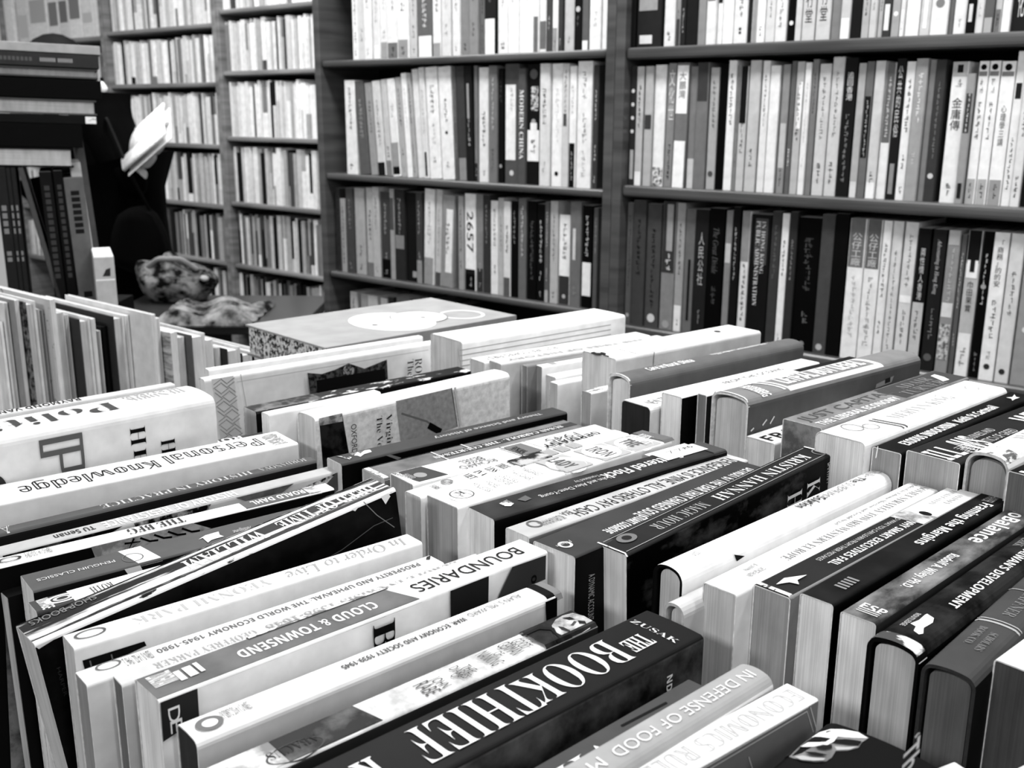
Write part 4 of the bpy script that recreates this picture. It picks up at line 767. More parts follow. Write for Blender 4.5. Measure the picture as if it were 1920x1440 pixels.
M1 = [(659, 670, .95), (670, 683, .84), (683, 696, .95), (699, 711, .9), (711, 724, .93), (725, 745, .93, [('b', .0, .17, .45), ('m', .0, .12, .1), ('m', .5, .62, .5)]), (746, 766, .95, [('b', 0, .2, .6), ('m', .02, .12, .12), ('m', .5, .6, .4)]), (767, 780, .78), (781, 809, .4, [('b', 0, .22, .97, -.85, 1), ('m', .3, .8, .9)]), (811, 826, .92), (828, 845, .86), (848, 862, .9), (863, 879, .52), (880, 896, .55), (897, 906, .42, [('m', .02, .3, .1), ('m', .4, .7, .1)]), (908, 928, .15, [('b', 0, .35, .97), ('m', .5, .8, .4)]), (930, 949, .92), (950, 970, .94), (971, 997, .97), (998, 1008, .95, [('b', .0, .35, .42)]), (1009, 1022, .92, [('b', .03, .3, .42)]), (1023, 1034, .28), (1035, 1045, .95, [('b', 0, .22, .6), ('m', .02, .1, .2)]), (1046, 1053, .25), (1055, 1074, .75, [('m', .06, .14, .25)]), (1075, 1089, .1, [('d', .34, .46, .75, 1), ('m', .22, .34, .4)]), (1090, 1102, .38, [('b', 0, .09, .92)]), (1103, 1125, .94), (1126, 1137, .98)]
row(M1, ZM[1], .2, DW, 'middle', 'top')
L1 = -.075
M2 = [(650, 669, .93, None, 0, 0.223), (674, 692, .36, None, L1, 0.220), (694, 707, .6, None, L1, 0.216), (709, 723, .83, [('b', 0, .14, .12), ('m', .3, .8, .5)], L1, 0.220), (725, 735, .78, None, L1, 0.223), (737, 751, .93, [('b', .02, .1, .08), ('b', .1, .35, .6), ('m', .6, .75, .5)], L1, 0.224), (752, 762, .68, None, L1, 0.227), (763, 773, .97, None, L1, 0.236), (774, 781, .65, None, L1, 0.235), (782, 793, .9, None, L1, 0.244), (794, 804, .87, [('b', .02, .24, .06, -.4, .5), ('m', .4, .8, .6)], -.06, 0.247), (805, 826, .95, [('m', .58, .84, .3), ('m', .3, .5, .7), ('m', .14, .2, .5)], -.05, 0.247), (828, 851, .94, [('m', .5, .72, .15), ('d', .4, .44, .1, 1), ('m', .1, .16, .4)], -.045, 0.247), (853, 859, .35, None, -.04, 0.247), (860, 875, .25, [('b', 0, .2, .55)], -.04, 0.247), (876, 888, .13, [('m', .3, .55, .75), ('b', .55, .85, .6, -.5, .3)], -.03, 0.247), (889, 895, .45, None, -.01, 0.247), (896, 914, .9, [('m', .3, .62, .15), ('m', .05, .1, .5)]), (916, 931, .45, [('m', .45, .9, .75), ('m', .1, .3, .3)]), (932, 941, .08, [('m', .7, .9, .3), ('d', .12, .18, .6, 1)]), (943, 969, .32, [('b', .2, .83, .93, -.97, .6), ('m', .6, .8, .6), ('d', .06, .12, .8, 1)]), (970, 983, .32, [('r', .22, .82, .93, 'MODERN CHINA', .3, 's')]), (984, 1008, .1, [('b', .2, .46, .97), ('d', .5, .56, .6, 1), ('b', .46, .52, .95, -.5, .6), ('d', .84, 1.0, .35, 1), ('b', .62, .82, blotch(.1, .85, 200), -.4, .8), ('m', .26, .38, .3)]), (1010, 1028, .86, [('m', .5, .8, .25), ('m', .1, .2, .6)]), (1030, 1050, .95, [('m', .35, .8, .8), ('d', .08, .13, .1, 1)]), (1052, 1063, .8, [('m', .6, .95, .2), ('b', .5, .6, .3, -.8, .5)]), (1064, 1076, .94, [('b', 0, .37, .08), ('m', .05, .3, .7), ('m', .6, .85, .7)]), (1078, 1105, .94, [('m', .7, .92, .5), ('m', .35, .6, .55), ('m', .08, .3, .75)]), (1107, 1117, 0.247)]
row(M2, ZM[2], .243, DW, 'middle', 'second')
M3 = [(632, 640, .22, [('m', .05, .9, .08)]), (641, 650, .62, [('m', .1, .9, .3)], 0, 0.185), (652, 665, .28), (666, 684, .66), (688, 700, .7, [('b', 0, .15, .45), ('m', .4, .75, .25)]), (701, 713, .7), (715, 732, .25), (733, 741, .6, [('b', .55, .9, .3)]), (742, 760, .18, [('m', .5, .9, .6), ('b', .35, .5, .5)]), (761, 780, .1, [('b', .05, .12, .6, .1, 1)]), (781, 792, .25), (794, 812, .88, None, .035, 0.224), (814, 825, .75, [('b', 0, .14, .3), ('m', .3, .8, .5)], .04, 0.224), (826, 848, .55, [('b', .16, .85, .92, -.3, .9), ('m', .35, .7, .15)], .05, 0.213), (859, 868, .6, None, 0, 0.213), (869, 889, .95, [('b', 0, .22, .12), ('b', 0, .17, .05), ('m', .03, .14, .7), ('r', .4, .82, .12, '2657', .3, 'r')]), (891, 903, .5), (904, 916, .22, [('m', .5, .9, .6)]), (917, 931, .9), (932, 942, .7), (943, 956, .86, [('b', 0, .2, .35), ('m', .45, .75, .2)]), (957, 969, .06, [('m', .55, .9, .6)]), (970, 984, .4), (986, 1003, .06, [('m', .2, .8, .35)]), (1004, 1018, .07), (1019, 1027, .35), (1028, 1042, .7, None), (1043, 1064, .95, [('b', 0, .32, .22), ('d', .06, .12, .7, 1), ('m', .5, .9, .4)], 0, 0.190), (1066, 1086, .42, [('b', .45, .75, .8, -.5, .1), ('m', .1, .2, .55)]), (1088, 1106, .06, [('b', .12, .45, .93), ('m', .5, .9, .8)]), (1108, 1116, .35, [('m', .55, .9, .65)])]
row(M3, ZM[3], .214, DW, 'middle', 'third')
M4 = [(659, 672, .72), (679, 692, .6), (693, 711, .7), (714, 727, .78), (730, 740, .2), (744, 769, .42), (772, 780, .15), (781, 790, .5), (792, 815, .2), (817, 840, .12)]
row([(a - 0, b_, v, None) for a, b_, v in M4], ZM[4], .2, DW, 'middle', 'lowest visible')
R1 = [(1168, 1190, .1, [('m', .2, .8, .3)], 0, .22), (1192, 1238, .16, [('b', .03, .1, .85, -.8, .3), ('b', .4, .98, .55, -1, -.7), ('b', .3, .42, .6, -.9, .7)], 0, .22), (1242, 1262, .88), (1263, 1271, .55), (1272, 1281, .16, [('m', .1, .3, .8)]), (1282, 1305, .13), (1306, 1321, .55, [('d', .35, .75, .95, 5)]), (1322, 1339, .9, [('b', .35, 1, .42)]), (1340, 1350, .93, [('b', .33, 1, .15), ('m', .4, .9, .7)]), (1351, 1371, .96), (1373, 1398, .9, [('m', .2, .4, .4), ('d', .07, .13, .2, 2)]), (1399, 1404, .15, []), (1405, 1416, .96, [('b', 0, .42, .6)]), (1417, 1431, .97), (1432, 1450, .85), (1451, 1472, .9, [('m', .1, .35, .4)]), (1474, 1487, .05, [('d', .08, .2, .9, 1)]), (1488, 1499, .82), (1500, 1524, .8, [('t', .14, .6, .12, '茨文冇堂', .3)]), (1526, 1553, .8, [('t', .14, .6, .12, '茨文冇堂', .27)]), (1554, 1572, .5, [('b', .45, .5, .95), ('b', .5, 1, .7), ('d', .32, .38, .1, 1)]), (1573, 1591, .78), (1592, 1611, .12, []), (1612, 1626, .7, [('m', .15, .6, .3)]), (1627, 1640, .8), (1641, 1650, .82), (1651, 1667, .24, [('d', .5, .6, .8, 1), ('b', .05, .24, .93, -.7, .7)]), (1668, 1683, .65, [('d', .1, .6, .95, 4)]), (1684, 1692, .88), (1693, 1719, .95), (1720, 1740, .8, [('b', .05, .35, .97, -.5, .4)]), (1741, 1773, .93, [('d', .18, .26, .5, 1)]), (1774, 1782, .42), (1783, 1807, .92), (1808, 1823, .08, [('m', .25, .7, .6), ('b', .08, .2, .85, -.6, .6)]), (1824, 1840, .88, [('b', .4, .8, .6), ('m', .1, .2, .7)]), (1841, 1859, .38), (1860, 1873, .75), (1874, 1890, .94, [('m', .2, .7, .3)]), (1892, 1922, .14, [('t', .1, .95, .85, '蔡瀾文化', .22)]), (1924, 1945, .8), (1947, 1965, .3)]
row(R1, ZR[1], .215, DW, 'right', 'top')
R2_ = [(1175, 1185, .2, [('d', .4, .85, .9, 4), ('b', .05, .3, .7, -.6, 1)]), (1186, 1199, .75), (1203, 1217, .7, [('b', .48, .6, .25)]), (1218, 1239, .92, [('b', .0, .16, blotch(.1, .9, 160))]), (1242, 1257, .52, [('t', .55, .95, .85, '文化世', .36), ('m', .05, .35, .08)], .01), (1258, 1281, .45, [('b', .0, .38, .98), ('b', .6, .98, .96), ('t', .72, .93, .15, '大鵬灣', .28)], .012), (1283, 1297, .48), (1297, 1318, .45, [('b', .7, 1, .25)]), (1320, 1336, .66, [('m', .5, .9, .4), ('d', .1, .16, .3, 1)]), (1337, 1351, .03, []), (1352, 1367, .93, [('m', .5, .9, .3)]), (1368, 1375, .5), (1376, 1390, .76, [('b', .55, 1, .1), ('m', .3, .55, .15)]), (1392, 1412, .76), (1415, 1428, .9, [('m', .5, .9, .15)]), (1429, 1447, .93), (1452, 1465, .55, [('b', .2, .55, .75), ('m', .05, .2, .1)]), (1467, 1476, .38), (1477, 1491, .72, [('b', .5, .85, .97, -.3, 1), ('m', .4, .85, .12)]), (1493, 1504, .92), (1505, 1516, .48, [('m', .6, .9, .1)]), (1518, 1539, .8, [('m', .42, .9, .45), ('m', .08, .25, .3)]), (1540, 1562, .8, [('m', .42, .9, .45), ('m', .08, .25, .3)]), (1563, 1586, .12, [('t', .7, .9, .85, '追回香港', .26), ('m', .1, .6, .55)]), (1588, 1602, .68, [('b', 0, .12, .85)]), (1603, 1617, .42, [('b', .3, .75, .12), ('m', .3, .72, .8)]), (1619, 1637, .8, [('b', 0, .12, .97), ('m', .1, .2, .2)]), (1638, 1656, .92, [('b', .42, 1, .4), ('m', .45, .9, .85)]), (1657, 1674, .13, [('b', .04, .26, .55, -.6, .6), ('t', .45, .95, .8, '公共的民俗', .26)]), (1675, 1692, .93), (1693, 1715, .63, [('m', .55, .9, .95), ('m', .25, .35, .8)]), (1716, 1728, .52), (1729, 1747, .24, [('m', .3, .85, .5), ('d', .15, .22, .8, 1)]), (1757, 1787, .93, [('t', .52, .75, .08, '金庸傳', .32), ('b', .9, 1, .72), ('b', .925, .98, .12, -.4, .4), ('m', .04, .14, .35), ('m', .82, .88, .4)], 0, 0.217), (1788, 1802, .6, [('b', .55, .85, .25), ('m', .55, .85, .9), ('b', .04, .16, .15, -.7, .7)], 0, 0.199), (1805, 1823, .96, [('b', 0, .18, .68), ('m', .03, .15, .15), ('m', .45, .72, .25), ('b', .9, .93, .45), ('d', .93, .99, .05, 1), ('m', .77, .88, .5)], 0, 0.217), (1824, 1844, .96, [('b', 0, .18, .68), ('m', .03, .15, .15), ('m', .45, .72, .25), ('b', .9, .93, .45), ('d', .93, .99, .05, 1), ('m', .77, .88, .5)], 0, 0.217), (1846, 1872, .96, [('b', 0, .18, .6), ('m', .03, .15, .12), ('t', .42, .7, .3, '心理學三講', .2), ('b', .9, .93, .45), ('d', .93, .99, .05, 1)], 0, 0.216), (1873, 1890, .92, [('m', .1, .45, .2), ('b', .7, .8, .15, -.8, .8)], 0, 0.230), (1891, 1908, .88, [('m', .05, .2, .15), ('m', .45, .7, .15)], 0, 0.230), (1910, 1925, .1, [('m', .2, .7, .7)], 0, 0.209), (1927, 1950, .7), (1952, 1970, .4)]
row(R2_, ZR[2], .224, DW, 'right', 'second')
R3_ = [(1167, 1178, .38, [('m', .3, .9, .2), ('d', .04, .1, .7, 1)]), (1180, 1203, .26, [('m', .4, .85, .06)]), (1204, 1230, .28, [('m', .15, .8, .06), ('d', .03, .12, .8, 1)]), (1232, 1257, .5, [('b', .45, 1, .22), ('b', .62, .98, .6, -.4, .6), ('m', .46, .6, .85), ('d', .0, .08, .6, 1)]), (1258, 1273, .6), (1274, 1292, .4, [('b', .1, .6, .12, -.2, .4)]), (1293, 1317, .14, [('t', .4, .82, .7, '人民公社', .22), ('m', .08, .2, .55)]), (1318, 1346, .04, [('r', .5, .85, .35, 'The Great Divide', .2, 'i'), ('m', .25, .4, .3)]), (1348, 1360, .5, [('b', .6, .75, .75)]), (1361, 1374, .1, [('m', .45, .85, .7)]), (1376, 1392, .86, [('b', .62, 1, .55), ('m', .15, .6, .2)]), (1394, 1430, .1, [('b', .62, .97, .28, -.6, .8), ('r', .3, .95, .85, 'PUBLIC ADMINISTRATION', .11, 'st', -.12), ('r', .55, .95, .8, 'IN HONG KONG', .1, 'st', .15)]), (1431, 1448, .24, [('m', .5, .9, .4)]), (1449, 1462, .92), (1463, 1477, .2, [('m', .5, .8, .6)]), (1478, 1520, .04, [('m', .45, .85, .3), ('m', .2, .3, .4), ('d', .03, .08, .5, 1)]), (1521, 1545, .28, [('d', .02, .08, .7, 1)]), (1546, 1570, .06, []), (1572, 1602, .93, [('b', .66, 1, .42), ('t', .67, .9, .8, '公仔工廠', .3), ('m', .15, .6, .75)], 0, 0.244), (1603, 1631, .93, [('b', .66, 1, .38), ('t', .67, .9, .8, '公仔工廠', .3), ('m', .1, .6, .6)], 0, 0.244), (1633, 1648, .92, None, 0, 0.244), (1649, 1668, .84, [('m', .1, .8, .4)], 0, 0.244), (1671, 1695, .84, [('b', .45, .5, .97), ('m', .55, .92, .5), ('m', .15, .4, .4)], 0, 0.244), (1697, 1720, .1, [('b', 0, .48, .75), ('t', .5, .86, .8, '兩性情人香港', .2), ('d', .06, .12, .25, 1), ('m', .2, .42, .4)], 0, 0.236), (1723, 1748, .14, [('r', .55, .93, .75, 'Adventuring in Hong Kong', .2, 'i'), ('m', .22, .45, .5), ('d', .06, .14, .35, 1)], 0, 0.236), (1750, 1773, .55, [('b', .4, .5, .85), ('b', .9, 1, .7), ('b', .1, .35, blotch(.35, .8, 150)), ('m', .5, .88, .75)], 0, 0.236), (1774, 1783, .35, None, 0, 0.230), (1785, 1811, .72, [('b', 0, .3, .92), ('b', .78, 1, .1), ('b', .68, .8, .95, -.9, .9), ('b', .72, .8, .15, -.4, .4), ('t', .45, .66, .15, '巾田果實', .22), ('m', .06, .2, .5)], 0, 0.238), (1813, 1830, .05, [('m', .5, .85, .85), ('d', .6, .66, .6, 1), ('m', .04, .18, .5)], 0, 0.238), (1832, 1860, .93, [('t', .64, .95, .15, '「商務」的的安', .22), ('m', .28, .55, .35), ('d', .07, .12, .2, 1), ('m', .14, .2, .5)], 0, 0.238), (1862, 1888, .84, [('m', .45, .75, .4), ('d', .05, .1, .2, 1)], 0, 0.238), (1890, 1925, .58, [('d', .35, .4, .85, 1)], 0, 0.238), (1928, 1950, .3)]
row(R3_, ZR[3], .245, DW, 'right', 'third')
# ---------- the pale far bookcases ----------
DF = 2.4
ZA = [.56, .323, .109, -.124, -.356, -.58, -.82]
ZB = [.59, .366, .147, -.0917, -.338, -.58, -.82]
ZC = [.56, .31, .06, -.2, -.45, -.7]
LW = wood(.5)
ua, ub, ud = wall_u(203, .1, DF), wall_u(412, .1, DF), wall_u(640, .1, DF)
uc = ua - .95
bookcase('far bookcase left of the person, its top shelf holding face-out books', uc, ua - .001, ZC, DF, .75, mat=LW, st=.02)
bookcase('far bookcase of pale paperbacks behind the person holding a book', ua, ub - .001, ZA, DF, .75, mat=LW, st=.018)
bookcase('far bookcase of pale paperbacks next to the dark middle bookcase', ub, ud, ZB, DF, .75, mat=LW, st=.018)
V, Q, FM = [], [], []
TN = [.97, .9, .8, .68, .5, .3, .12]
def far_row(u0, u1, z, hmax, w, skip=None):
    u = u0
    while u < u1 - .006:
        t = min(R.choice((.009, .012, .015, .02, .026)), u1 - u)
        h = hmax * R.uniform(.86, .97); k = R.choices(range(7), w)[0]; k2 = R.choices(range(7), w)[0]
        nb = DF + .015 + R.uniform(0, .012); split = R.random() < .35; zs = [0, R.uniform(.15, .75), 1] if split else [0, 1]
        for a, c, kk in zip(zs[:-1], zs[1:], (k, k2)):
            o = len(V)
            for z_ in (z + h * a, z + h * c):
                for uu, nn in ((u, nb), (u + t * .95, nb), (u + t * .95, nb + .12), (u, nb + .12)): V.append(wp(uu, nn, z_))
            Q.extend([tuple(o + i for i in q) for q in ((0, 1, 5, 4), (1, 2, 6, 5), (3, 0, 4, 7), (4, 5, 6, 7), (0, 3, 2, 1))]); FM.extend([kk] * 5)
        u += t
pale, mixed, darkw = (10, 9, 7, 4, 2, 1, 1), (7, 8, 7, 5, 4, 2, 2), (2, 2, 3, 4, 5, 6, 4)
for u0, u1, ZZ in ((ua + .024, ub - .024, ZA), (ub + .024, ud - .024, ZB)):
    for k in range(1, 7): far_row(u0, u1, ZZ[k], (ZZ[k - 1] - ZZ[k]) - .03, pale if k < 4 else mixed if k < 5 else darkw)
for k in range(2, 6): far_row(uc + .024, ua - .026, ZC[k], .19, mixed)
tag(obj('far_paperbacks', new_mesh('far_paperbacks', V, Q, [card(t) for t in TN], FM)), 'rows of pale blurred paperbacks filling the far bookcases behind the person', 'books', None, 'stuff')
GF = 'face-out books on the top shelf of the far left bookcase'
zt = ZC[1]
for (x0, x1, v, lab, bands) in ((-45, 26, .97, 'large white face-out book cut by the left edge, top shelf at far left', []), (32, 52, .9, 'pale face-out book next to the large white one, top shelf at far left', [(.1, .6, .8)]), (53, 88, .93, 'white face-out book with a grey square, top shelf at far left', [(.4, .9, .7)]), (89, 108, .9, 'narrow pale book with a grey label, left of the grey-patched ones', [(.3, .8, .5)]), (109, 126, .85, 'pale book with a mid-grey patch, third from the post at far left', [(.35, .8, .45)]), (127, 150, .92, 'pale book with a large grey patch, second from the post at far left', [(.4, .85, .5)]), (151, 172, .88, 'light book with a faint grey mark beside the post at far left', [(.3, .5, .75)]), (174, 196, .93, 'pale book touching the post of the far bookcases', [])):
    u0, u1 = wall_u(x0, zt, DF), wall_u(x1, zt, DF)
    o = box('face_out_book', (0, (u1 - u0) * .96, 0, .03, 0, .2), card(v), None, frame(wp(u0, DF + .015, zt), UX), .001); tag(o, lab, 'book', GF)
    for a, c, t in bands:
        W = (u1 - u0) * .96
        obj('cover_patch', new_mesh('cover_patch', [(W * .08, -.0006, .2 * a), (W * .92, -.0006, .2 * a), (W * .92, -.0006, .2 * c), (W * .08, -.0006, .2 * c)], [(0, 1, 2, 3)], [ink(t)]), o)
# ================= the person reading, seen between the pile and the far shelves =================
PY = 3.1
def pp(x, y, d=0): return at_depth(x, y, PY + d)
def skin(name, pts, edges, mat, parent, sub=2, root=0):
    me = bpy.data.meshes.new(name); me.from_pydata([tuple(p[0]) for p in pts], edges, []); o = bpy.data.objects.new(name, me); COL.objects.link(o)
    o.modifiers.new('s', 'SKIN'); sv = me.skin_vertices[0].data
    for k, p in enumerate(pts):
        r = p[1] if isinstance(p[1], tuple) else (p[1], p[1]); sv[k].radius = r; sv[k].use_root = (k == root)
    m = o.modifiers.new('u', 'SUBSURF'); m.levels = m.render_levels = sub
    bpy.context.view_layer.update()
    mm = bpy.data.meshes.new_from_object(o.evaluated_get(bpy.context.evaluated_depsgraph_get()))
    bpy.data.objects.remove(o); bpy.data.meshes.remove(me)
    mm.name = name; mm.materials.clear(); mm.materials.append(mat)
    mm.polygons.foreach_set('material_index', [0] * len(mm.polygons)); mm.polygons.foreach_set('use_smooth', [True] * len(mm.polygons)); mm.update()
    return obj(name, mm, parent)
base = Vector((pp(190, 300).x, PY, 0))
pr = tag(empty('person', Matrix.Translation(base)), 'person in black clothes standing half hidden, holding an open white book', 'person')
FLESH = []
def flesh(pts, edges): FLESH.append(skin('flesh', pts, edges, SK, None, 2))
def L(x, y, d=0): return pp(x, y, d) - base
SK = card(.93, .6, .3, .03); BK = card(.04, .9, .03, .2, 25); HR = card(.05, .7, .1)
hip = L(196, 425); 
# bare body (head, neck, trunk, arms, legs) as one surface
wristR = L(266, 312, -.12); elbR = L(247, 352, -.14); shR = L(196, 226, -.06)
wristL = L(228, 300, -.0); elbL = L(190, 330, .16); shL = L(176, 228, .14)
B = [(hip, .1), (L(188, 350), .1), (L(184, 270), .115), (L(182, 222), .06), (L(160, 212), .048), (L(122, 185, -.01), .08), (L(116, 145, -.01), .075),
     (shR, .05), (elbR, .038), (wristR, .024), (shL, .05), (elbL, .038), (wristL, .024),
     (hip + Vector((0, -.085, -.08)), .085), (Vector((hip.x + .01, -.09, .45)), .055), (Vector((hip.x, -.08, .09)), .037), (Vector((hip.x + .1, -.1, .04)), .03),
     (hip + Vector((0, .085, -.08)), .085), (Vector((hip.x - .01, .09, .45)), .055), (Vector((hip.x - .02, .1, .09)), .037), (Vector((hip.x + .08, .1, .04)), .03)]
E_ = [(0, 1), (1, 2), (2, 3), (3, 4), (4, 5), (5, 6), (2, 7), (7, 8), (8, 9), (2, 10), (10, 11), (11, 12), (0, 13), (13, 14), (14, 15), (15, 16), (0, 17), (17, 18), (18, 19), (19, 20)]
flesh(B, E_)
# coat: trunk, skirt and sleeves
C = [(hip + Vector((.03, 0, .0)), .18), (L(192, 350), .13), (L(186, 275), .14), (L(182, 228), .085),
     (shR, .078), (elbR + Vector((.01, 0, -.005)), .062), (wristR + (elbR - wristR) * .12, .038), (shL, .078), (elbL, .06), (wristL + (elbL - wristL) * .12, .038),
     (Vector((hip.x + .03, 0, .75)), .2), (Vector((hip.x + .02, 0, .5)), .19)]
skin('coat', C, [(0, 1), (1, 2), (2, 3), (2, 4), (4, 5), (5, 6), (2, 7), (7, 8), (8, 9), (0, 10), (10, 11)], BK, pr)
sk = [(Vector((hip.x - .0, -.085, .52)), .08), (Vector((hip.x + .0, -.085, .1)), .055)]
for s in (-1, 1):
    skin('trouser_leg', [(Vector((hip.x, s * .088, .6)), .09), (Vector((hip.x, s * .09, .3)), .066), (Vector((hip.x - .01, s * .09, .06)), .058)], [(0, 1), (1, 2)], BK, pr)
    skin('shoe', [(Vector((hip.x - .03, s * .09, .045)), .045), (Vector((hip.x + .06, s * .09, .04)), .042), (Vector((hip.x + .15, s * .09, .032)), .032)], [(0, 1), (1, 2)], card(.05), pr)
# hair and face
hc = L(116, 152, -.01)
bm = bmesh.new(); bmesh.ops.create_icosphere(bm, subdivisions=3, radius=1)
for v in bm.verts:
    x, y, z = v.co
    if x > .35 and z < .35: x *= .55
    v.co = Vector((x * .105 - .012, y * .092, z * .118 + .012)) + hc
me = bpy.data.meshes.new('hair'); bm.to_mesh(me); bm.free(); me.materials.append(HR); me.polygons.foreach_set('use_smooth', [True] * len(me.polygons)); obj('hair', me, pr)
flesh([(hc + Vector((.045, 0, .02)), (.068, .06)), (hc + Vector((.055, 0, -.045)), (.05, .042)), (hc + Vector((.06, 0, -.085)), .03)], [(0, 1), (1, 2)])
flesh([(hc + Vector((.108, 0, .0)), .008), (hc + Vector((.124, 0, -.03)), .012)], [(0, 1)])
for s in (-1, 1):
    skin('eye', [(hc + Vector((.103, s * .028, .006)), .008), (hc + Vector((.103, s * .034, .006)), .007)], [(0, 1)], card(.08), pr, 2)
    flesh([(hc + Vector((.0, s * .088, -.01)), .014), (hc + Vector((.0, s * .09, -.04)), .01)], [(0, 1)])
skin('mouth', [(hc + Vector((.102, -.02, -.06)), .006), (hc + Vector((.106, 0, -.06)), .008), (hc + Vector((.102, .02, -.06)), .006)], [(0, 1), (1, 2)], card(.4), pr, 2)
# the open book, its pages facing the reader and up
bc = pp(274, 258, -.14)
bx = (pp(322, 222, -.14) - pp(250, 286, -.14)).normalized()     # along the gutter
bn = (Vector((-bx.z, 0, bx.x)) * .9 + Vector((0, -.44, 0))).normalized(); by = bn.cross(bx).normalized(); bn = bx.cross(by)
BM = Matrix((bx, by, bn)).transposed().to_4x4(); BM.translation = bc
bk = tag(empty('open_book', BM), 'open white book held up in the hand of the person in black', 'book')
def page_side(s, W, name, z0):
    vs, fs = [], []; n = 10
    for k in range(n + 1):
        t = k / n; y = s * W * t; z = z0 + .022 * math.sin(min(1, t * 1.6) * math.pi / 2) * (1 - .55 * t)
        vs += [(-.078, y, z), (.078, y, z), (-.078, y, z - .012 * (1 - .3 * t)), (.078, y, z - .012 * (1 - .3 * t))]
    for k in range(n):
        o = 4 * k; p = o + 4; fs += [(o, o + 1, p + 1, p), (o + 2, p + 2, p + 3, o + 3), (o, p, p + 2, o + 2), (o + 1, o + 3, p + 3, p + 1)]
    fs += [(4 * n, 4 * n + 1, 4 * n + 3, 4 * n + 2)]
    return obj(name, new_mesh(name, vs, fs, [paper(.98, 'x', .05)], None, True), bk)
page_side(1, .115, 'pages', 0); page_side(-1, .115, 'pages', 0)
box('cover', (-.08, .08, -.118, .118, -.0135, -.0125), card(.9), bk)
# hands: palm plus five separate fingers, the right one under the lower edge of the book
def hand(name, wrist, palm_end, side, fdir, curl):
    ax = (palm_end - wrist).normalized(); sd = side.normalized(); pts = [(wrist, .022), ((wrist + palm_end) / 2, (.036, .017)), (palm_end, (.038, .014))]; ed = [(0, 1), (1, 2)]
    flesh(pts, ed)
    for k, ln in enumerate((.066, .074, .069, .053)):
        r = palm_end + sd * (.027 - .018 * k); a = r + fdir * ln * .45; c = a + (fdir * .6 + curl * .8).normalized() * ln * .32; d = c + (fdir * .2 + curl).normalized() * ln * .25
        flesh([(r - ax * .012, .0095), (a, .009), (c, .0085), (d, .0072)], [(0, 1), (1, 2), (2, 3)])
    t0 = wrist + ax * .03 + sd * .025; t1 = t0 + (sd * .7 + ax * .6).normalized() * .035; t2 = t1 + (ax + sd * .15 + curl * .4).normalized() * .032
    flesh([(t0, .012), (t1, .0105), (t2, .0085)], [(0, 1), (1, 2)])
hb = BM.copy()
pe = L(284, 287, -.13)
hand('right_hand', wristR, pe, (bx - by * .2), ((BM.to_3x3() @ Vector((.5, .1, -.1))).normalized() * .9 + Vector((0, .1, .4))).normalized(), (by * .5 + bn * .6).normalized())
pe2 = L(236, 280, -.08)
hand('left_hand', wristL, pe2, -by, (bx * .9 + by * .1).normalized(), -bn)
# one continuous body surface
bm = bmesh.new()
for o in FLESH: bm.from_mesh(o.data)
me = bpy.data.meshes.new('flesh'); bm.to_mesh(me); bm.free()
for o in FLESH: bpy.data.objects.remove(o)
mm = me
mm.name = 'body'; mm.materials.clear(); mm.materials.append(SK); mm.polygons.foreach_set('material_index', [0] * len(mm.polygons)); mm.polygons.foreach_set('use_smooth', [True] * len(mm.polygons)); obj('body', mm, pr)
# black shoulder bag at the hip
sb = tag(empty('shoulder_bag', Matrix.Translation(pp(262, 448, -.2))), 'black shoulder bag hanging at the side of the person', 'bag')
bm = bmesh.new(); bmesh.ops.create_cube(bm, size=1); bmesh.ops.subdivide_edges(bm, edges=bm.edges[:], cuts=4, use_grid_fill=True)
for v in bm.verts:
    c = v.co; q = 1 - .35 * (abs(c.z + .5)) ** 2
    v.co = Vector((c.x * .15 * q * (1.05 - .5 * c.z * c.z) , c.y * .09 * (1.1 - abs(c.x)), c.z * .17 * (1.1 - .6 * abs(c.x))))
me = bpy.data.meshes.new('bag_body'); bm.to_mesh(me); bm.free(); me.materials.append(card(.03, .8, .05)); me.polygons.foreach_set('use_smooth', [True] * len(me.polygons)); obj('bag_body', me, sb)
p0 = pp(262, 448, -.2)
skin('strap', [(pp(290, 400, -.17) - p0 + Vector((0, 0, -.02)), .005), (pp(246, 330, -.22) - p0, .005), (pp(200, 222, -.15) - p0, .005), (pp(190, 230, .02) - p0, .005)], [(0, 1), (1, 2), (2, 3)], card(.05), sb, 1)
# ---------- patterned bag and folded patterned cloth on the low table ----------
PAT = blotch(.06, .48, 26, .4, .62, (1, 1, 1.6), 3, .8)
bg = tag(empty('patterned_bag', Matrix.Translation(at_depth(335, 562, 2.8))), 'plump patterned fabric bag on the low table before the far shelves', 'bag')
bm = bmesh.new(); bmesh.ops.create_icosphere(bm, subdivisions=4, radius=1)
for v in bm.verts:
    x, y, z = v.co; w = 1 + .07 * math.sin(7 * x + 3 * z) + .05 * math.sin(9 * y + 4 * x)
    z = max(-.75, z); v.co = Vector((x * .105 * w, y * .085 * w, (z + .75) * .066 * w * (1 - .18 * x)))
me = bpy.data.meshes.new('bag_body'); bm.to_mesh(me); bm.free(); me.materials.append(PAT); me.polygons.foreach_set('use_smooth', [True] * len(me.polygons)); obj('bag_body', me, bg)
skin('handle', [(Vector((-.07, -.03, .09)), .008), (Vector((-.03, -.05, .118)), .008), (Vector((.03, -.05, .118)), .008), (Vector((.07, -.03, .085)), .008)], [(0, 1), (1, 2), (2, 3)], card(.5), bg, 2)
skin('toggle', [(Vector((.088, -.05, .06)), .014), (Vector((.092, -.055, .075)), .013)], [(0, 1)], card(.6), bg, 2)
TZ = at_depth(335, 562, 2.8).z
fc = at_depth(405, 596, 2.58); fc.z = TZ
cl = tag(empty('folded_cloth', Matrix.Translation(fc)), 'folded patterned cloth lying on the low table', 'cloth')
n = 26; vs = []; fs = []
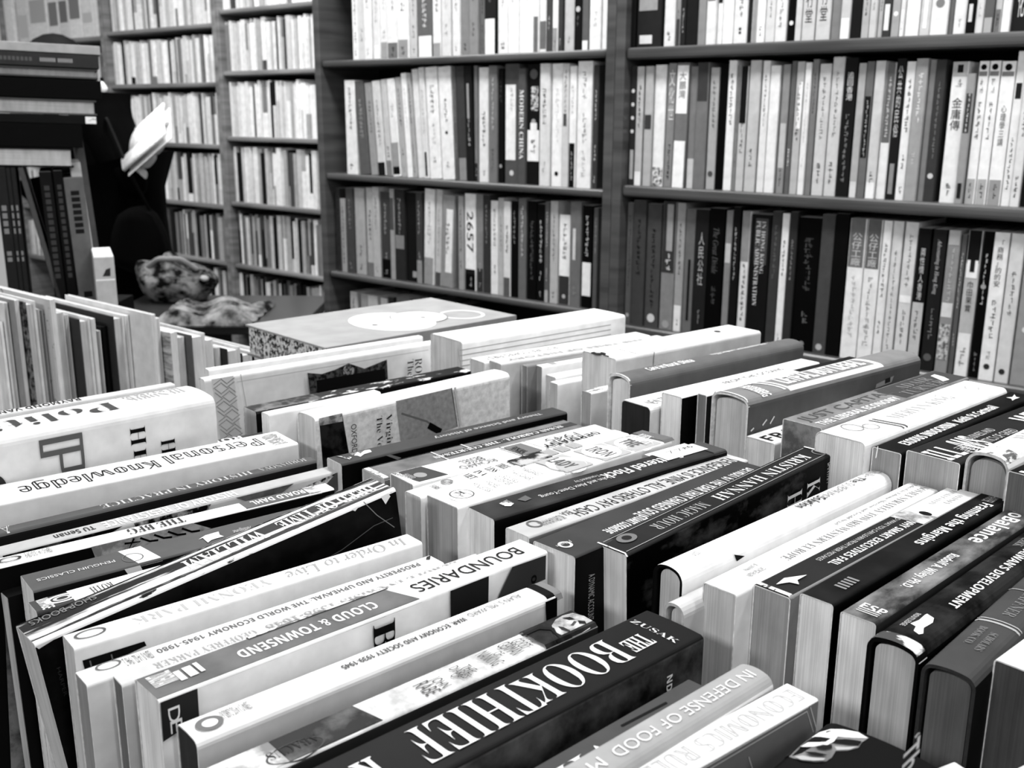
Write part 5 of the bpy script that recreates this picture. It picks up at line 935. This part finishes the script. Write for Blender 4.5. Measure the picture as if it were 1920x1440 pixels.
for k in range(n + 1):
    for j in range(n + 1):
        x, y = k / n * 2 - 1, j / n * 2 - 1
        ed = min(1, (1 - max(abs(x), abs(y))) * 5)
        vs.append((x * .12, y * .14, .002 + .03 * ed * (.7 + .3 * math.sin(6 * x + 2 * y)) + .004 * math.sin(14 * y)))
for k in range(n):
    for j in range(n): q = k * (n + 1) + j; fs.append((q, q + n + 1, q + n + 2, q + 1))
obj('cloth', new_mesh('cloth', vs, fs, [blotch(.08, .55, 24, .38, .66, (1, 1, 1), 3, .8)], None, True), cl)
obj('lining', new_mesh('lining', [(-.12, -.14, .0005), (.12, -.14, .0005), (.12, .14, .0005), (-.12, .14, .0005)], [(0, 1, 2, 3)], [card(.2)]), cl)
lt = tag(empty('low_table', Matrix.Translation(Vector((fc.x - .02, 2.62, 0)))), 'dark low table under the patterned bag and cloth', 'table')
box('tabletop', (-.26, .26, -.16, .26, TZ - .025, TZ - .0005), wood(.2), lt, None, .003)
for x in (-.24, .2):
    for y in (-.14, .2): box('leg', (x, x + .04, y, y + .04, 0, TZ - .026), wood(.2), lt)
# ================= tables, room, light, camera =================
r = tag(empty('display_table', frame(Vector((0, 0, 0)), AX)), 'dark display table carrying the three rows of books spine up', 'table')
zt = CAMZ - HT - .0003
# local y = -TX
box('tabletop', (.02, .98, -.35, 1.16, zt - .03, zt), wood(.22), r, None, .003)
for x in (.05, .91):
    for y in (-.3, 1.08): box('leg', (x, x + .05, y, y + .05, 0, zt - .03), wood(.2), r)
lo = tag(empty('display_table', frame(Vector((0, 0, 0)), UX)), 'low table at the left carrying the end-on books and the dark pile', 'table')
zl = CAMZ - LT - .0003
box('tabletop', (-2.75, -1.19, .42, 1.2, zl - .03, zl), wood(.2), lo, None, .003)
for x in (-2.7, -1.26):
    for y in (.46, 1.12): box('leg', (x, x + .05, y, y + .05, 0, zl - .03), wood(.2), lo)
a, c = at_depth(-60, 600, 1.68), at_depth(120, 600, 1.68)
bx_ = tag(empty('storage_box', Matrix.Translation(Vector((a.x, 1.66, 0)))), 'black box under the upright books at the left', 'box')
box('box_body', (0, c.x - a.x, 0, .34, CAMZ - LT, CAMZ - .3455), card(.06), bx_, None, .002)
W = lambda name, vs, mat: tag(obj(name, new_mesh(name, vs, [(0, 1, 2, 3)], [mat])), None, None, None, 'structure')
W('floor', [(-6, -4, 0), (5, -4, 0), (5, 7, 0), (-6, 7, 0)], card(.3, .5, .3, .2, 3))
W('ceiling', [(-6, -4, 2.9), (-6, 7, 2.9), (5, 7, 2.9), (5, -4, 2.9)], card(.85, .9))
def wallq(n, u0, u1, name):
    p = [wp(u0, n, -CAMZ), wp(u1, n, -CAMZ), wp(u1, n, 2.9 - CAMZ), wp(u0, n, 2.9 - CAMZ)]; W(name, p, card(.45, .9))
wallq(DF + .22, -5.2, 2.6, 'wall_back')

def area(name, o, x, sx, sy, e, tilt=(0, 0, -1)):
    l = bpy.data.lights.new(name, 'AREA'); l.shape = 'RECTANGLE'; l.size = sx; l.size_y = sy; l.energy = e
    ob = bpy.data.objects.new(name, l); COL.objects.link(ob)
    z = -Vector(tilt); x = Vector(x); y = z.cross(x).normalized(); x = y.cross(z).normalized(); z.normalize()
    M = Matrix((x, y, z)).transposed().to_4x4(); M.translation = o; ob.matrix_world = M
for nm, x, y, e in (('aisle_tube', .85, .85, 40), ('aisle_tube', -.36, 1.9, 52), ('far_light', -.88, 3.05, 46), ('rear_fill', 1.3, -1.6, 34), ('far_light', -2.2, 2.9, 40), ('rear_fill', -1.6, -1.5, 75)):  # second far light is added to brighten the face-out books
    area(nm, Vector((x, y, 2.7)), UX, 1.3, .25, e, (0, 0, -1) if nm != 'rear_fill' else (-x * .25, .5, -.8))  # rear pair: unseen fill lights added to lift upright covers and page ends
w = bpy.data.worlds.new('room_air'); scene.world = w; w.use_nodes = True
w.node_tree.nodes['Background'].inputs[0].default_value = (.5, .5, .5, 1); w.node_tree.nodes['Background'].inputs[1].default_value = 1.2

flush_letters()
cd = bpy.data.cameras.new('camera'); cam = bpy.data.objects.new('camera', cd); COL.objects.link(cam)
cd.sensor_fit = 'HORIZONTAL'; cd.sensor_width = 36; cd.lens = 36 * F / 1920; cd.clip_start = .02; cd.clip_end = 60
fw = Vector((0, math.cos(TH), -math.sin(TH))); rt = Vector((1, 0, 0)); up = rt.cross(fw)
c_, s_ = math.cos(RO), math.sin(RO)
xr = rt * c_ + up * s_; yu = up * c_ - rt * s_
M = Matrix((xr, yu, -fw)).transposed().to_4x4(); M.translation = EYE; cam.matrix_world = M
scene.camera = cam
cd.dof.use_dof = True; cd.dof.focus_distance = .58; cd.dof.aperture_fstop = 20.0
scene.view_settings.view_transform = 'Standard'; scene.view_settings.look = 'None'; scene.view_settings.gamma = 1; scene.view_settings.use_curve_mapping = False
scene.view_settings.exposure = -.58
